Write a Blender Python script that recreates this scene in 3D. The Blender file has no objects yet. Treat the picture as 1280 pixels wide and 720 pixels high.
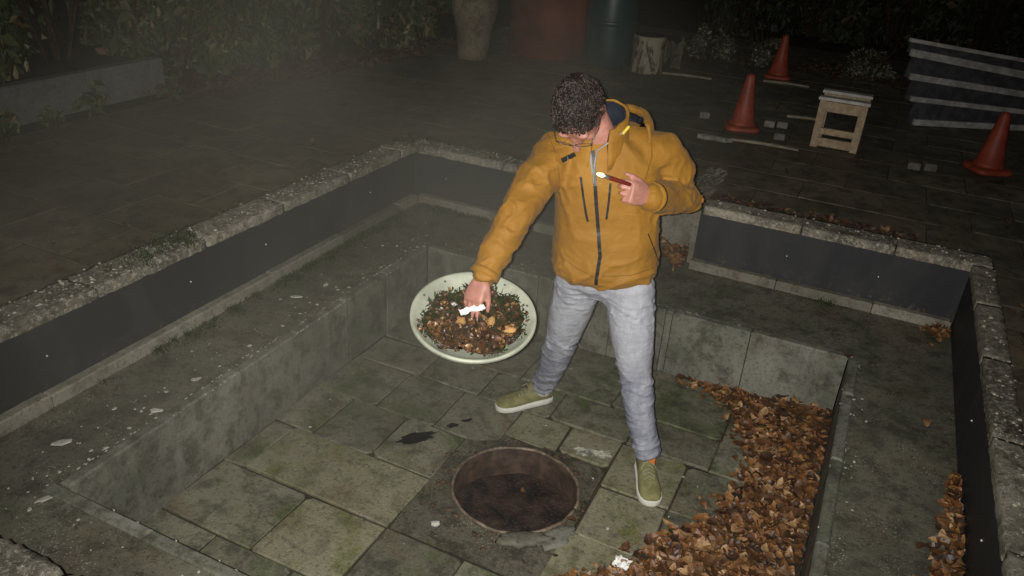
import bpy, bmesh, math, random
from mathutils import Vector, Matrix, noise, Quaternion
from mathutils.bvhtree import BVHTree

S = bpy.context.scene
COL = S.collection
R = random.Random(7)
V = Vector

# ---------------------------------------------------------------- camera, night sky, camera flash
cam_d = bpy.data.cameras.new('camera')
cam = bpy.data.objects.new('camera', cam_d)
COL.objects.link(cam)
cam_d.sensor_width = 36
cam_d.lens = 28.125
cam_d.clip_start = 0.05
cam_d.clip_end = 300
YAW, PITCH, ROLL = math.radians(23.5), math.radians(26.78), math.radians(4.2)
CAM = V((0, 0, 2.2))
cam.matrix_world = (Matrix.Translation(CAM) @ Matrix.Rotation(YAW, 4, 'Z')
                    @ Matrix.Rotation(math.pi / 2 - PITCH, 4, 'X') @ Matrix.Rotation(ROLL, 4, 'Z'))
S.camera = cam

W = bpy.data.worlds.new('World')
S.world = W
W.use_nodes = True
wn = W.node_tree.nodes
sky = wn.new('ShaderNodeTexSky')
sky.sky_type = 'NISHITA'
sky.sun_disc = False
sky.sun_elevation = math.radians(1.0)
sky.sun_rotation = math.radians(200)
bgn = wn['Background']
W.node_tree.links.new(sky.outputs[0], bgn.inputs[0])
bgn.inputs[1].default_value = 0.02

# the photographer's flash: a small lamp a couple of centimetres beside the lens
fl = bpy.data.lights.new('camera_flash', 'SPOT')
fl.energy = 520
fl.color = (1.0, 0.96, 0.90)
fl.spot_size = math.radians(94)
fl.spot_blend = 1.0
fl.shadow_soft_size = 0.006
flo = bpy.data.objects.new('camera_flash', fl)
COL.objects.link(flo)
flo.matrix_world = cam.matrix_world @ Matrix.Translation((-0.028, 0.006, 0.02)) @ Matrix.Rotation(math.radians(1.5), 4, 'X')

vs = S.view_settings
vs.view_transform = 'Standard'
vs.look = 'None'
vs.exposure = 0
vs.gamma = 1
vs.use_curve_mapping = False
S.cycles.use_denoising = True
S.cycles.max_bounces = 5
S.cycles.volume_bounces = 0

# ---------------------------------------------------------------- material helpers
class NT:
    def __init__(self, name):
        self.m = bpy.data.materials.new(name)
        self.m.use_nodes = True
        self.t = self.m.node_tree
        self.b = self.t.nodes['Principled BSDF']
        self.pos = None
    def n(self, typ, **kw):
        nd = self.t.nodes.new(typ)
        for k, v in kw.items():
            setattr(nd, k, v)
        return nd
    def put(self, sock, v):
        if isinstance(v, bpy.types.NodeSocket):
            self.t.links.new(v, sock)
        elif isinstance(v, (tuple, list)) and sock.type == 'RGBA':
            sock.default_value = tuple(v)[:3] + (1,)
        else:
            sock.default_value = v
    def P(self, scale=None):
        if self.pos is None:
            self.pos = self.n('ShaderNodeNewGeometry').outputs['Position']
        if scale is None:
            return self.pos
        mp = self.n('ShaderNodeMapping')
        self.put(mp.inputs[0], self.pos)
        mp.inputs['Scale'].default_value = scale
        return mp.outputs[0]
    def noise(self, scale, detail=4, rough=0.55, vec=None, dist=0.0):
        nd = self.n('ShaderNodeTexNoise')
        self.put(nd.inputs['Vector'], vec if vec is not None else self.P())
        nd.inputs['Scale'].default_value = scale
        nd.inputs['Detail'].default_value = detail
        nd.inputs['Roughness'].default_value = rough
        nd.inputs['Distortion'].default_value = dist
        return nd.outputs['Fac']
    def ramp(self, fac, lo, hi, a=0.0, b=1.0, smooth=True):
        nd = self.n('ShaderNodeMapRange')
        nd.interpolation_type = 'SMOOTHSTEP' if smooth else 'LINEAR'
        self.put(nd.inputs[0], fac)
        for i, v in enumerate((lo, hi, a, b)):
            self.put(nd.inputs[i + 1], v)
        return nd.outputs[0]
    def mix(self, f, a, b, mode='MIX'):
        nd = self.n('ShaderNodeMix', data_type='RGBA', blend_type=mode)
        self.put(nd.inputs[0], f)
        self.put(nd.inputs[6], a)
        self.put(nd.inputs[7], b)
        return nd.outputs[2]
    def math(self, op, a, b=0.0):
        nd = self.n('ShaderNodeMath', operation=op)
        self.put(nd.inputs[0], a)
        self.put(nd.inputs[1], b)
        return nd.outputs[0]
    def rnd(self):
        return self.n('ShaderNodeObjectInfo').outputs['Random']
    def island(self):
        return self.n('ShaderNodeNewGeometry').outputs['Random Per Island']
    def bump(self, h, strength=0.4, dist=0.01):
        nd = self.n('ShaderNodeBump')
        self.put(nd.inputs['Height'], h)
        nd.inputs['Strength'].default_value = strength
        nd.inputs['Distance'].default_value = dist
        self.put(self.b.inputs['Normal'], nd.outputs[0])
    def done(self, col, rough=0.8, spec=0.35, metal=0.0):
        self.put(self.b.inputs['Base Color'], col)
        self.put(self.b.inputs['Roughness'], rough)
        self.put(self.b.inputs['Specular IOR Level'], spec)
        self.put(self.b.inputs['Metallic'], metal)
        return self.m
    def colramp(self, fac, stops):
        nd = self.n('ShaderNodeValToRGB')
        e = nd.color_ramp.elements
        while len(e) < len(stops):
            e.new(0.5)
        for i, (p, c) in enumerate(stops):
            e[i].position = p
            e[i].color = tuple(c) + (1,)
        self.put(nd.inputs[0], fac)
        return nd.outputs[0]

def concrete(name, c1, c2, moss=0.5, mosscol=(0.060, 0.072, 0.022), lichen=0.3, dirt=0.5, var=0.3,
             bump=0.5, rough=0.75, brown=0.25, chalk=0.0, streak=0.0, grit=1.0):
    k = NT(name)
    r = k.rnd()
    off = k.n('ShaderNodeVectorMath', operation='ADD')
    k.put(off.inputs[0], k.P())
    cb = k.n('ShaderNodeCombineXYZ')
    k.put(cb.inputs[0], k.math('MULTIPLY', r, 7.0))
    k.put(cb.inputs[1], k.math('MULTIPLY', r, 3.0))
    k.put(off.inputs[1], cb.outputs[0])
    pv_ = off.outputs[0]
    big = k.noise(2.3, 5, 0.6)
    mid = k.noise(11, 6, 0.7, pv_)
    fine = k.noise(150, 4, 0.75)
    grain = k.noise(55, 5, 0.75)
    col = k.mix(k.ramp(big, 0.3, 0.7), c1, c2)
    v = k.ramp(r, 0, 1, 1 - var, 1 + var, False)
    cv = k.n('ShaderNodeCombineColor')
    for i in range(3):
        k.put(cv.inputs[i], v)
    col = k.mix(1.0, col, cv.outputs[0], 'MULTIPLY')
    br = k.noise(3.4, 5, 0.62, pv_, 0.5)
    col = k.mix(k.math('MULTIPLY', k.ramp(br, 0.50, 0.72), brown), col, (0.135, 0.082, 0.042))
    ms = k.noise(2.9, 8, 0.70, pv_, 0.6)
    col = k.mix(k.math('MULTIPLY', k.ramp(ms, 0.46, 0.68), moss), col, mosscol)
    col = k.mix(k.math('MULTIPLY', k.ramp(mid, 0.45, 0.64), dirt), col, (0.030, 0.028, 0.020))
    pit = k.math('MULTIPLY', k.ramp(grain, 0.50, 0.34), 0.55 * grit)
    col = k.mix(pit, col, (0.028, 0.026, 0.020))
    hi = k.math('MULTIPLY', k.ramp(fine, 0.58, 0.72), 0.38 * grit)
    col = k.mix(hi, col, (0.36, 0.345, 0.28))
    if streak > 0:
        st = k.noise(9, 4, 0.6, k.P((1.0, 1.0, 0.10)))
        stm = k.math('MULTIPLY', k.ramp(st, 0.52, 0.72), k.ramp(k.noise(1.5, 3), 0.42, 0.62))
        col = k.mix(k.math('MULTIPLY', stm, streak), col, (0.36, 0.36, 0.32))
    if lichen > 0:
        vo = k.n('ShaderNodeTexVoronoi', feature='F1')
        k.put(vo.inputs['Vector'], k.P())
        vo.inputs['Scale'].default_value = 85
        sp = k.math('MULTIPLY', k.ramp(vo.outputs['Distance'], 0.28, 0.14), k.ramp(k.noise(7, 4), 0.48, 0.66))
        col = k.mix(k.math('MULTIPLY', sp, lichen), col, (0.46, 0.44, 0.37))
        big2 = k.math('MULTIPLY', k.ramp(k.noise(30, 6, 0.75), 0.64, 0.70), lichen * 0.8)
        col = k.mix(big2, col, (0.36, 0.355, 0.29))
    if chalk > 0:
        c2n = k.math('MULTIPLY', k.ramp(k.noise(48, 6, 0.8), 0.51, 0.60), chalk)
        col = k.mix(c2n, col, (0.46, 0.43, 0.36))
    wet = k.ramp(k.noise(1.9, 3), 0.35, 0.65, rough - 0.25, rough + 0.12)
    k.bump(k.math('ADD', k.math('MULTIPLY', mid, 0.6), k.math('ADD', k.math('MULTIPLY', fine, 0.45), k.math('MULTIPLY', grain, 0.6))), bump, 0.008)
    return k.done(col, wet, 0.35)

M = {}
M['slab'] = concrete('weathered_floor_slab', (0.138, 0.138, 0.098), (0.200, 0.195, 0.140), 0.95, (0.066, 0.086, 0.030), lichen=0.4, dirt=0.6, var=0.24, brown=0.55, bump=0.8)
M['slab_mossy'] = concrete('yellow_green_mossy_slab', (0.215, 0.205, 0.130), (0.265, 0.250, 0.175), 0.95, (0.120, 0.132, 0.034), lichen=0.6, dirt=0.40, var=0.12, brown=0.5, bump=0.8)
M['ledge'] = concrete('mossy_ledge_concrete', (0.195, 0.184, 0.135), (0.125, 0.122, 0.090), 0.50, (0.050, 0.068, 0.026), lichen=0.7, dirt=0.6, bump=0.9, grit=1.3, brown=0.35)
M['facing'] = concrete('facing_slab_concrete', (0.205, 0.203, 0.165), (0.122, 0.122, 0.100), 0.55, (0.060, 0.076, 0.034), lichen=0.2, dirt=0.65, var=0.12, streak=0.6, brown=0.2)
M['kerb'] = concrete('kerb_strip_concrete', (0.25, 0.235, 0.185), (0.17, 0.16, 0.13), 0.35, lichen=0.15, dirt=0.4, brown=0.35)
M['coping'] = concrete('crumbling_coping_stone', (0.30, 0.275, 0.215), (0.165, 0.150, 0.115), 0.40, lichen=0.8, dirt=0.55, bump=1.0, chalk=0.7, grit=1.4)
M['paver'] = concrete('dark_terrace_paver', (0.095, 0.082, 0.054), (0.185, 0.155, 0.105), 0.6, (0.040, 0.050, 0.020), lichen=0.25, dirt=0.65, var=0.16, brown=0.6, grit=.8)
M['mortar'] = concrete('mortar_bed', (0.15, 0.135, 0.10), (0.075, 0.068, 0.048), 0.6, lichen=0.5, dirt=0.8, brown=0.6, bump=1.0, grit=1.3)
M['wall'] = concrete('low_wall_concrete', (0.20, 0.20, 0.195), (0.16, 0.16, 0.15), 0.2, lichen=0.05, dirt=0.25, var=0.05, streak=.15)
M['brick'] = concrete('pale_paving_block', (0.20, 0.19, 0.17), (0.15, 0.14, 0.12), 0.2, lichen=0.2)

k = NT('damp_soil')
M['soil'] = k.done(k.mix(k.ramp(k.noise(7, 6), 0.35, 0.65), (0.030, 0.026, 0.018), (0.055, 0.044, 0.030)), 0.95, 0.2)
k.bump(k.noise(60, 5), 0.6, 0.01)

def plain(name, col, rough=0.6, spec=0.4, metal=0.0, var=0.25, scale=14, bump=0.15, bscale=90):
    k = NT(name)
    c2 = tuple(c * (1 - var) for c in col)
    c3 = tuple(min(1, c * (1 + var * 0.6)) for c in col)
    k.bump(k.noise(bscale, 4), bump, 0.004)
    return k.done(k.mix(k.ramp(k.noise(scale, 5, 0.6), 0.35, 0.68), c2, c3), rough, spec, metal)

k = NT('black_plastic_board')
dust = k.math('MULTIPLY', k.ramp(k.noise(3.0, 5, 0.65, k.P((1, 1, .35)), 0.6), 0.42, 0.75), 0.55)
c = k.mix(dust, (0.025, 0.027, 0.031), (0.055, 0.054, 0.052))
sepz = k.n('ShaderNodeSeparateXYZ')
k.put(sepz.inputs[0], k.P())
spl = k.math('MULTIPLY', k.ramp(k.noise(38, 5, 0.7), 0.55, 0.68), k.ramp(sepz.outputs[2], 0.50, 0.37))
c = k.mix(spl, c, (0.095, 0.078, 0.052))
c = k.mix(k.math('MULTIPLY', k.ramp(k.noise(75, 3), 0.70, 0.76), 0.5), c, (0.16, 0.15, 0.13))
k.bump(k.noise(4, 3), 0.25, 0.02)
M['liner'] = k.done(c, k.ramp(dust, 0, .5, 0.5, 0.75), 0.35)
M['nail'] = plain('bright_nail_steel', (0.8, 0.8, 0.78), 0.28, 0.8, 0.6, var=0.05)
M['rust'] = plain('rusted_drum_steel', (0.050, 0.031, 0.022), 0.85, 0.3, 0.0, var=0.5, scale=18, bump=0.5)
M['rim'] = plain('worn_drum_rim', (0.20, 0.155, 0.115), 0.6, 0.4, 0.3, var=0.5, scale=30)
k = NT('rusty_wet_ash')
c = k.mix(k.ramp(k.noise(9, 7, .7, None, .8), .38, .62), (0.009, 0.008, 0.008), (0.052, 0.029, 0.022))
c = k.mix(k.math('MULTIPLY', k.ramp(k.noise(60, 5, .75), .56, .66), .7), c, (0.11, 0.085, 0.075))
k.bump(k.noise(45, 6, .75), 1.0, .012)
M['ash'] = k.done(c, .7, .4)
M['crumb'] = plain('rusty_dirt', (0.085, 0.055, 0.036), 0.9, 0.2, var=0.7, scale=60)
M['pebble'] = plain('pale_aggregate', (0.36, 0.335, 0.27), 0.8, 0.3, var=0.6, scale=35)
M['joint'] = plain('joint_dirt', (0.060, 0.050, 0.034), 0.95, 0.15, var=0.5, scale=20)
M['soot'] = plain('soot_stain', (0.006, 0.006, 0.007), 0.55, 0.4)
M['paper'] = plain('white_paper', (0.80, 0.80, 0.77), 0.8, 0.3, var=0.08)
M['chip'] = plain('lime_chip', (0.46, 0.45, 0.40), 0.85, 0.2, var=0.3, scale=60)
M['wrap'] = plain('torn_wrapper', (0.22, 0.225, 0.175), 0.6, 0.4, var=0.7, scale=45)
M['dish'] = plain('chalky_white_dish', (0.385, 0.41, 0.325), 0.5, 0.4, var=0.22, scale=9, bump=0.05)
M['steel'] = plain('grey_tube_steel', (0.12, 0.12, 0.12), 0.5, 0.5, 0.4)
k = NT('orange_cone_rubber')
c = k.mix(k.ramp(k.noise(7, 5, .65), .35, .7), (0.20, 0.034, 0.018), (0.30, 0.054, 0.026))
c = k.mix(k.math('MULTIPLY', k.ramp(k.noise(22, 6, .75, k.P((1, 1, .4))), .52, .68), .65), c, (0.055, 0.030, 0.022))
k.bump(k.noise(60, 3), .1, .003)
M['cone'] = k.done(c, .55, .4)
M['wood'] = plain('pale_sawn_wood', (0.34, 0.265, 0.175), 0.75, 0.25, var=0.25, scale=25)
M['white_wood'] = plain('white_painted_batten', (0.44, 0.42, 0.38), 0.6, 0.3, var=0.2)
M['grey_board'] = plain('grey_board', (0.050, 0.053, 0.060), 0.75, 0.3, var=0.35)
M['batten'] = plain('pale_grey_batten', (0.36, 0.36, 0.34), 0.75, 0.3, var=0.3)
M['stick'] = plain('pale_stick', (0.26, 0.23, 0.17), 0.8, 0.2, var=0.3)
M['red_drum'] = plain('dark_red_drum', (0.14, 0.026, 0.018), 0.7, 0.25, var=0.5, scale=4)
M['green_barrel'] = plain('dark_green_barrel', (0.012, 0.052, 0.058), 0.38, 0.5, var=0.2)
M['moss'] = plain('moss', (0.024, 0.036, 0.011), 0.95, 0.1, var=0.5, scale=40)
M['chunk'] = plain('tan_chunk', (0.40, 0.23, 0.085), 0.8, 0.2, var=0.35, scale=30)
M['twig'] = plain('dark_twig', (0.05, 0.032, 0.02), 0.85, 0.2, var=0.5, scale=40)
M['toe'] = plain('white_rubber_sole', (0.62, 0.62, 0.56), 0.6, 0.4, var=0.12)
M['canvas'] = plain('olive_canvas', (0.20, 0.190, 0.085), 0.85, 0.2, var=0.25, scale=30, bump=0.3, bscale=500)
M['lace'] = plain('pale_olive_lace', (0.27, 0.265, 0.18), 0.85, 0.2)
M['orange'] = plain('orange_tab', (0.55, 0.16, 0.03), 0.7, 0.3)
M['seam'] = plain('jacket_seam', (0.185, 0.086, 0.011), 0.7, 0.2)
M['navy'] = plain('navy_lining', (0.012, 0.016, 0.028), 0.8, 0.25)
M['zip'] = plain('black_zip', (0.014, 0.014, 0.015), 0.45, 0.5)
M['grey_cord'] = plain('grey_cord', (0.27, 0.27, 0.25), 0.7, 0.3)
M['yellow'] = plain('yellow_toggle', (0.70, 0.52, 0.06), 0.5, 0.4)
M['frame'] = plain('dark_glasses_frame', (0.03, 0.025, 0.025), 0.3, 0.6)
M['eye'] = plain('eye_white', (0.6, 0.58, 0.55), 0.3, 0.5)
M['lip'] = plain('lips', (0.36, 0.13, 0.11), 0.55, 0.4)
M['torch'] = plain('dark_red_torch', (0.16, 0.022, 0.016), 0.3, 0.5)
M['silver'] = plain('bright_metal', (0.7, 0.66, 0.55), 0.25, 0.6, 0.8)

k = NT('mustard_shell_fabric')
fold = k.noise(16, 4, 0.6, k.P((1.0, 1.0, 1.5)), 0.8)
k.bump(k.math('ADD', k.math('MULTIPLY', fold, 1.0), k.math('MULTIPLY', k.noise(420, 2), 0.06)), 0.35, 0.015)
M['jacket'] = k.done(k.mix(k.ramp(k.noise(6, 4), 0.35, 0.7), (0.255, 0.122, 0.014), (0.310, 0.152, 0.020)), 0.66, 0.28)
k.put(k.b.inputs['Sheen Weight'], 0.05)

k = NT('washed_grey_denim')
n1 = k.noise(9, 5, 0.6, k.P((1, 1, 0.5)))
n2 = k.noise(60, 4, 0.7, k.P((1, 1, 0.35)))
c = k.mix(k.ramp(n1, 0.36, 0.66), (0.18, 0.19, 0.245), (0.35, 0.365, 0.415))
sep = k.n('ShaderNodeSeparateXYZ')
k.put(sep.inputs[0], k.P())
fade_falloff = k.math('MULTIPLY', k.ramp(k.math('ADD', sep.outputs[2], k.math('MULTIPLY', n1, 0.25)), 0.52, 0.72), 0.55)  # paler towards the thighs: worn denim plus flash falloff painted into the colour
c = k.mix(fade_falloff, c, (0.46, 0.475, 0.51))
c = k.mix(k.math('MULTIPLY', k.ramp(n2, 0.4, 0.7), 0.28), c, (0.18, 0.19, 0.24))
k.bump(k.math('ADD', k.noise(24, 4, 0.6, k.P((1, 1, 2.2)), 0.6), k.math('MULTIPLY', k.noise(500, 2), 0.15)), 0.5, 0.012)
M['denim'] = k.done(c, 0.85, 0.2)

k = NT('skin')
M['skin'] = k.done(k.mix(k.ramp(k.noise(30, 4), 0.35, 0.7), (0.36, 0.165, 0.125), (0.47, 0.225, 0.175)), 0.48, 0.4)
k.put(k.b.inputs['Subsurface Weight'], 0.08)
k.put(k.b.inputs['Subsurface Radius'], (0.01, 0.004, 0.002))

k = NT('curly_brown_grey_hair')
M['hair'] = k.done(k.mix(k.ramp(k.noise(26, 4), 0.42, 0.72), (0.015, 0.0095, 0.008), (0.060, 0.043, 0.037)), 0.42, 0.45)
k = NT('hair_underlayer')
M['hairbase'] = k.done(k.mix(k.ramp(k.noise(50, 4), 0.4, 0.7), (0.014, 0.010, 0.009), (0.035, 0.027, 0.025)), 0.6, 0.4)
k.bump(k.noise(160, 3), 1.0, 0.01)

def leafmat(name, rndsock, stops, rough=0.6):
    k = NT(name)
    r = k.rnd() if rndsock == 'obj' else k.island()
    c = k.colramp(r, stops)
    c = k.mix(k.math('MULTIPLY', k.ramp(k.noise(70, 3), 0.45, 0.7), 0.45), c, (0.04, 0.022, 0.012))
    return k.done(c, rough, 0.5)
BROWN = [(0.0, (0.035, 0.018, 0.010)), (0.3, (0.085, 0.038, 0.017)), (0.6, (0.145, 0.066, 0.026)), (0.85, (0.24, 0.125, 0.048)), (1.0, (0.42, 0.27, 0.13))]
M['leaf'] = leafmat('brown_leaf', 'obj', BROWN, 0.55)
M['leafbed'] = leafmat('brown_leaf_bed', 'isl', [(0.0, (0.035, 0.018, 0.010)), (0.3, (0.085, 0.040, 0.018)), (0.62, (0.17, 0.076, 0.027)), (0.88, (0.27, 0.13, 0.046)), (1.0, (0.44, 0.29, 0.15))], 0.48)
M['deckleaf'] = leafmat('dull_leaf_litter', 'isl', [(0.0, (0.025, 0.016, 0.010)), (0.6, (0.06, 0.03, 0.016)), (0.93, (0.10, 0.05, 0.025)), (1.0, (0.2, 0.11, 0.05))])
GREEN = [(0.0, (0.018, 0.034, 0.010)), (0.5, (0.055, 0.095, 0.026)), (0.85, (0.115, 0.150, 0.050)), (0.94, (0.19, 0.10, 0.045)), (1.0, (0.38, 0.33, 0.20))]
M['green'] = leafmat('dark_hedge_leaf', 'isl', GREEN, 0.5)
M['darkgreen'] = leafmat('deep_green_hedge_leaf', 'isl', [(0.0, (0.010, 0.018, 0.007)), (0.6, (0.022, 0.036, 0.012)), (0.96, (0.042, 0.055, 0.022)), (1.0, (0.08, 0.06, 0.03))], 0.6)
PALE = [(0.0, (0.04, 0.05, 0.025)), (0.6, (0.07, 0.08, 0.04)), (0.85, (0.20, 0.20, 0.15)), (1.0, (0.34, 0.33, 0.28))]
M['palegreen'] = leafmat('pale_shrub_leaf', 'isl', PALE, 0.5)  # leaf tones from dull green to pale, picked per leaf
M['mush'] = plain('amber_brown_mush', (0.055, 0.025, 0.010), 0.45, 0.5, var=0.75, scale=38, bump=0.8)
M['amberleaf'] = leafmat('wet_amber_leaf', 'isl', [(0.0, (0.022, 0.011, 0.006)), (0.45, (0.065, 0.028, 0.010)), (0.80, (0.15, 0.066, 0.020)), (1.0, (0.30, 0.16, 0.055))], 0.4)
M['bark'] = concrete('pale_bark', (0.33, 0.28, 0.20), (0.20, 0.165, 0.12), 0.3, lichen=0.15, dirt=0.55, var=0.02, bump=0.8)
k = NT('peeling_white_bark')
vb = k.ramp(k.noise(9, 6, 0.7, k.P((1.6, 1.6, 0.5)), 1.0), 0.47, 0.56)
k.bump(vb, 0.6, 0.01)
M['whitebark'] = k.done(k.mix(vb, (0.33, 0.295, 0.225), (0.07, 0.055, 0.04)), 0.8, 0.25)
k = NT('lit_torch_lens')
k.put(k.b.inputs['Emission Color'], (1.0, 0.66, 0.18))
k.put(k.b.inputs['Emission Strength'], 11.0)
M['glow'] = k.done((0.9, 0.8, 0.5), 0.4)
k = NT('clear_glass_lens')
k.put(k.b.inputs['Transmission Weight'], 1.0)
M['lens'] = k.done((0.95, 0.95, 0.95), 0.05, 0.5)
k.put(k.b.inputs['IOR'], 1.1)

# ---------------------------------------------------------------- mesh helpers
class MB:
    def __init__(self):
        self.v = []
        self.f = []
    def add(self, vs, fs):
        o = len(self.v)
        self.v += [V(p) for p in vs]
        self.f += [tuple(i + o for i in f) for f in fs]
        return self
    def box(self, c, s, rot=None, bev=0.0):
        """bevelled box: centre, full sizes, optional 3x3 rotation"""
        x, y, z = s[0] / 2, s[1] / 2, s[2] / 2
        b = min(bev, x * .9, y * .9, z * .9)
        vs = []
        if b <= 0:
            for k in (-1, 1):
                for (i, j) in ((-1, -1), (1, -1), (1, 1), (-1, 1)):
                    vs.append(V((i * x, j * y, k * z)))
            fs = [(3, 2, 1, 0), (4, 5, 6, 7)] + [(i, (i + 1) % 4, (i + 1) % 4 + 4, i + 4) for i in range(4)]
        else:
            for (dz, ins) in ((-z, b), (-z + b, 0), (z - b, 0), (z, b)):
                for (i, j) in ((-1, -1), (1, -1), (1, 1), (-1, 1)):
                    vs.append(V((i * (x - ins), j * (y - ins), dz)))
            fs = [(3, 2, 1, 0), (12, 13, 14, 15)]
            for L in range(3):
                for i in range(4):
                    a = L * 4 + i
                    e = L * 4 + (i + 1) % 4
                    fs.append((a, e, e + 4, a + 4))
        if rot is not None:
            vs = [rot @ p for p in vs]
        c = V(c)
        return self.add([p + c for p in vs], fs)
    def loft(self, rings, cap=True):
        """rings: lists of equal point counts, joined in order"""
        n = len(rings[0])
        vs = [p for r in rings for p in r]
        fs = []
        for k in range(len(rings) - 1):
            for i in range(n):
                j = (i + 1) % n
                fs.append((k * n + i, k * n + j, (k + 1) * n + j, (k + 1) * n + i))
        if cap:
            fs.append(tuple(reversed(range(n))))
            fs.append(tuple((len(rings) - 1) * n + i for i in range(n)))
        return self.add(vs, fs)
    def tube(self, pts, rad, n=8, dome=True):
        pts = [V(p) for p in pts]
        if not isinstance(rad, (list, tuple)):
            rad = [rad] * len(pts)
        rings = []
        ref = None
        N = len(pts)
        for i, p in enumerate(pts):
            t = (pts[min(i + 1, N - 1)] - pts[max(i - 1, 0)]).normalized()
            if ref is None:
                ref = t.orthogonal().normalized()
            a = (ref - t * ref.dot(t)).normalized()
            ref = a
            b = t.cross(a)
            def ring(c, r):
                return [c + (a * math.cos(q * 2 * math.pi / n) + b * math.sin(q * 2 * math.pi / n)) * r for q in range(n)]
            if dome and i == 0:
                rings.append(ring(p - t * rad[0] * .9, rad[0] * .4))
                rings.append(ring(p - t * rad[0] * .5, rad[0] * .85))
            rings.append(ring(p, rad[i]))
            if dome and i == N - 1:
                rings.append(ring(p + t * rad[i] * .5, rad[i] * .85))
                rings.append(ring(p + t * rad[i] * .9, rad[i] * .4))
        return self.loft(rings)
    def ell(self, c, ax, ay, az, nu=20, nv=12):
        """ellipsoid with half-axis vectors"""
        c, ax, ay, az = V(c), V(ax), V(ay), V(az)
        rings = []
        for j in range(1, nv):
            ph = -math.pi / 2 + math.pi * j / nv
            rings.append([c + (ax * math.cos(q * 2 * math.pi / nu) + ay * math.sin(q * 2 * math.pi / nu)) * math.cos(ph) + az * math.sin(ph) for q in range(nu)])
        return self.loft(rings)
    def lathe(self, prof, n=32, c=(0, 0, 0), ax=V((1, 0, 0)), ay=V((0, 1, 0)), az=V((0, 0, 1)), cap=False):
        c = V(c)
        rings = [[c + (ax * math.cos(q * 2 * math.pi / n) + ay * math.sin(q * 2 * math.pi / n)) * r + az * z for q in range(n)] for r, z in prof]
        return self.loft(rings, cap)
    def quad(self, a, b, c, d):
        return self.add([a, b, c, d], [(0, 1, 2, 3)])

WL = {}
def mesh(name, mb, smooth=False, off=V((0, 0, 0))):
    me = bpy.data.meshes.new(name)
    me.from_pydata([p - off for p in mb.v], [], mb.f)
    me.update()
    if smooth:
        me.polygons.foreach_set('use_smooth', [True] * len(me.polygons))
    return me
def build(name, mb, mat, parent=None, smooth=False, loc=None):
    """one mesh object; mb in world coordinates, origin at the parent's base (or loc)"""
    off = V(loc) if loc is not None else V((0, 0, 0))
    if parent is not None:
        off = WL.get(parent.name, V((0, 0, 0)))
    me = mb if isinstance(mb, bpy.types.Mesh) else mesh(name, mb, smooth, off)
    if mat is not None and not me.materials:
        me.materials.append(mat)
    o = bpy.data.objects.new(name, me)
    COL.objects.link(o)
    if parent is not None:
        o.parent = parent
        WL[o.name] = off
    elif loc is not None:
        o.location = off
        WL[o.name] = off
    return o
def tag(o, label=None, cat=None, group=None, kind=None):
    for kk, vv in (('label', label), ('category', cat), ('group', group), ('kind', kind)):
        if vv:
            o[kk] = vv
    return o
def thing(name, label, cat, loc, group=None):
    o = bpy.data.objects.new(name, None)
    COL.objects.link(o)
    o.empty_display_size = 0.1
    o.location = loc
    WL[o.name] = V(loc)
    return tag(o, label, cat, group)
def struct(o):
    o['kind'] = 'structure'
    return o
def link_copy(src, parent, name=None, loc=None, rot=None):
    o = src.copy()
    COL.objects.link(o)
    if parent is not None:
        o.parent = parent
    if loc is not None:
        o.location = loc
    if rot is not None:
        o.rotation_euler = rot
    return o
def remeshed(mb, voxel, smooth=4, factor=0.5):
    me = mesh('tmp', mb)
    o = bpy.data.objects.new('tmp', me)
    COL.objects.link(o)
    m = o.modifiers.new('r', 'REMESH')
    m.mode = 'VOXEL'
    m.voxel_size = voxel
    if smooth:
        s = o.modifiers.new('s', 'SMOOTH')
        s.iterations = smooth
        s.factor = factor
    dg = bpy.context.evaluated_depsgraph_get()
    out = bpy.data.meshes.new_from_object(o.evaluated_get(dg))
    bpy.data.objects.remove(o)
    bpy.data.meshes.remove(me)
    out.polygons.foreach_set('use_smooth', [True] * len(out.polygons))
    return out
def shift(me, off):
    me.transform(Matrix.Translation(-off))
    return me
def nz(p, s, seed=0.0):
    return noise.noise(V((p[0] * s + seed, p[1] * s - seed * 1.7, p[2] * s + seed * .6)))
def sstep(a, b, x):
    t = max(0.0, min(1.0, (x - a) / (b - a)))
    return t * t * (3 - 2 * t)

# ---------------------------------------------------------------- the setting: terrace ground, pit
ZF, ZL, ZK, ZT, ZC, ZD = 0.0, 0.34, 0.39, 0.66, 0.70, 0.68
UL, UR = -2.09, 0.17          # pit floor, left and right
VN, VB = 1.27, 3.57           # pit floor, near and back
PL, PR, PN, PB = -2.56, 0.61, 0.83, 4.20   # liner faces

def frame_sheet(name, outer, inner, z, mat):
    (x0, y0, x1, y1), (a0, b0, a1, b1) = outer, inner
    mb = MB()
    mb.add([(x0, y0, z), (x1, y0, z), (x1, y1, z), (x0, y1, z), (a0, b0, z), (a1, b0, z), (a1, b1, z), (a0, b1, z)],
           [(0, 1, 5, 4), (1, 2, 6, 5), (2, 3, 7, 6), (3, 0, 4, 7)])
    return build(name, mb, mat)
ground = struct(frame_sheet('ground', (-45, -30, 45, 60), (PL - .05, PN - .05, PR + .05, 4.62), 0.635, M['soil']))
b_ = MB()
b_.quad((UL - .1, VN - .1, -.009), (-1.22, VN - .1, -.009), (-1.22, VB + .1, -.009), (UL - .1, VB + .1, -.009))
b_.quad((-.66, VN - .1, -.009), (UR + .1, VN - .1, -.009), (UR + .1, VB + .1, -.009), (-.66, VB + .1, -.009))
b_.quad((-1.22, VN - .1, -.009), (-.66, VN - .1, -.009), (-.66, 2.05, -.009), (-1.22, 2.05, -.009))
b_.quad((-1.22, 2.65, -.009), (-.66, 2.65, -.009), (-.66, VB + .1, -.009), (-1.22, VB + .1, -.009))
pit_floor = struct(build('pit_floor', b_, M['soil']))

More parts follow.
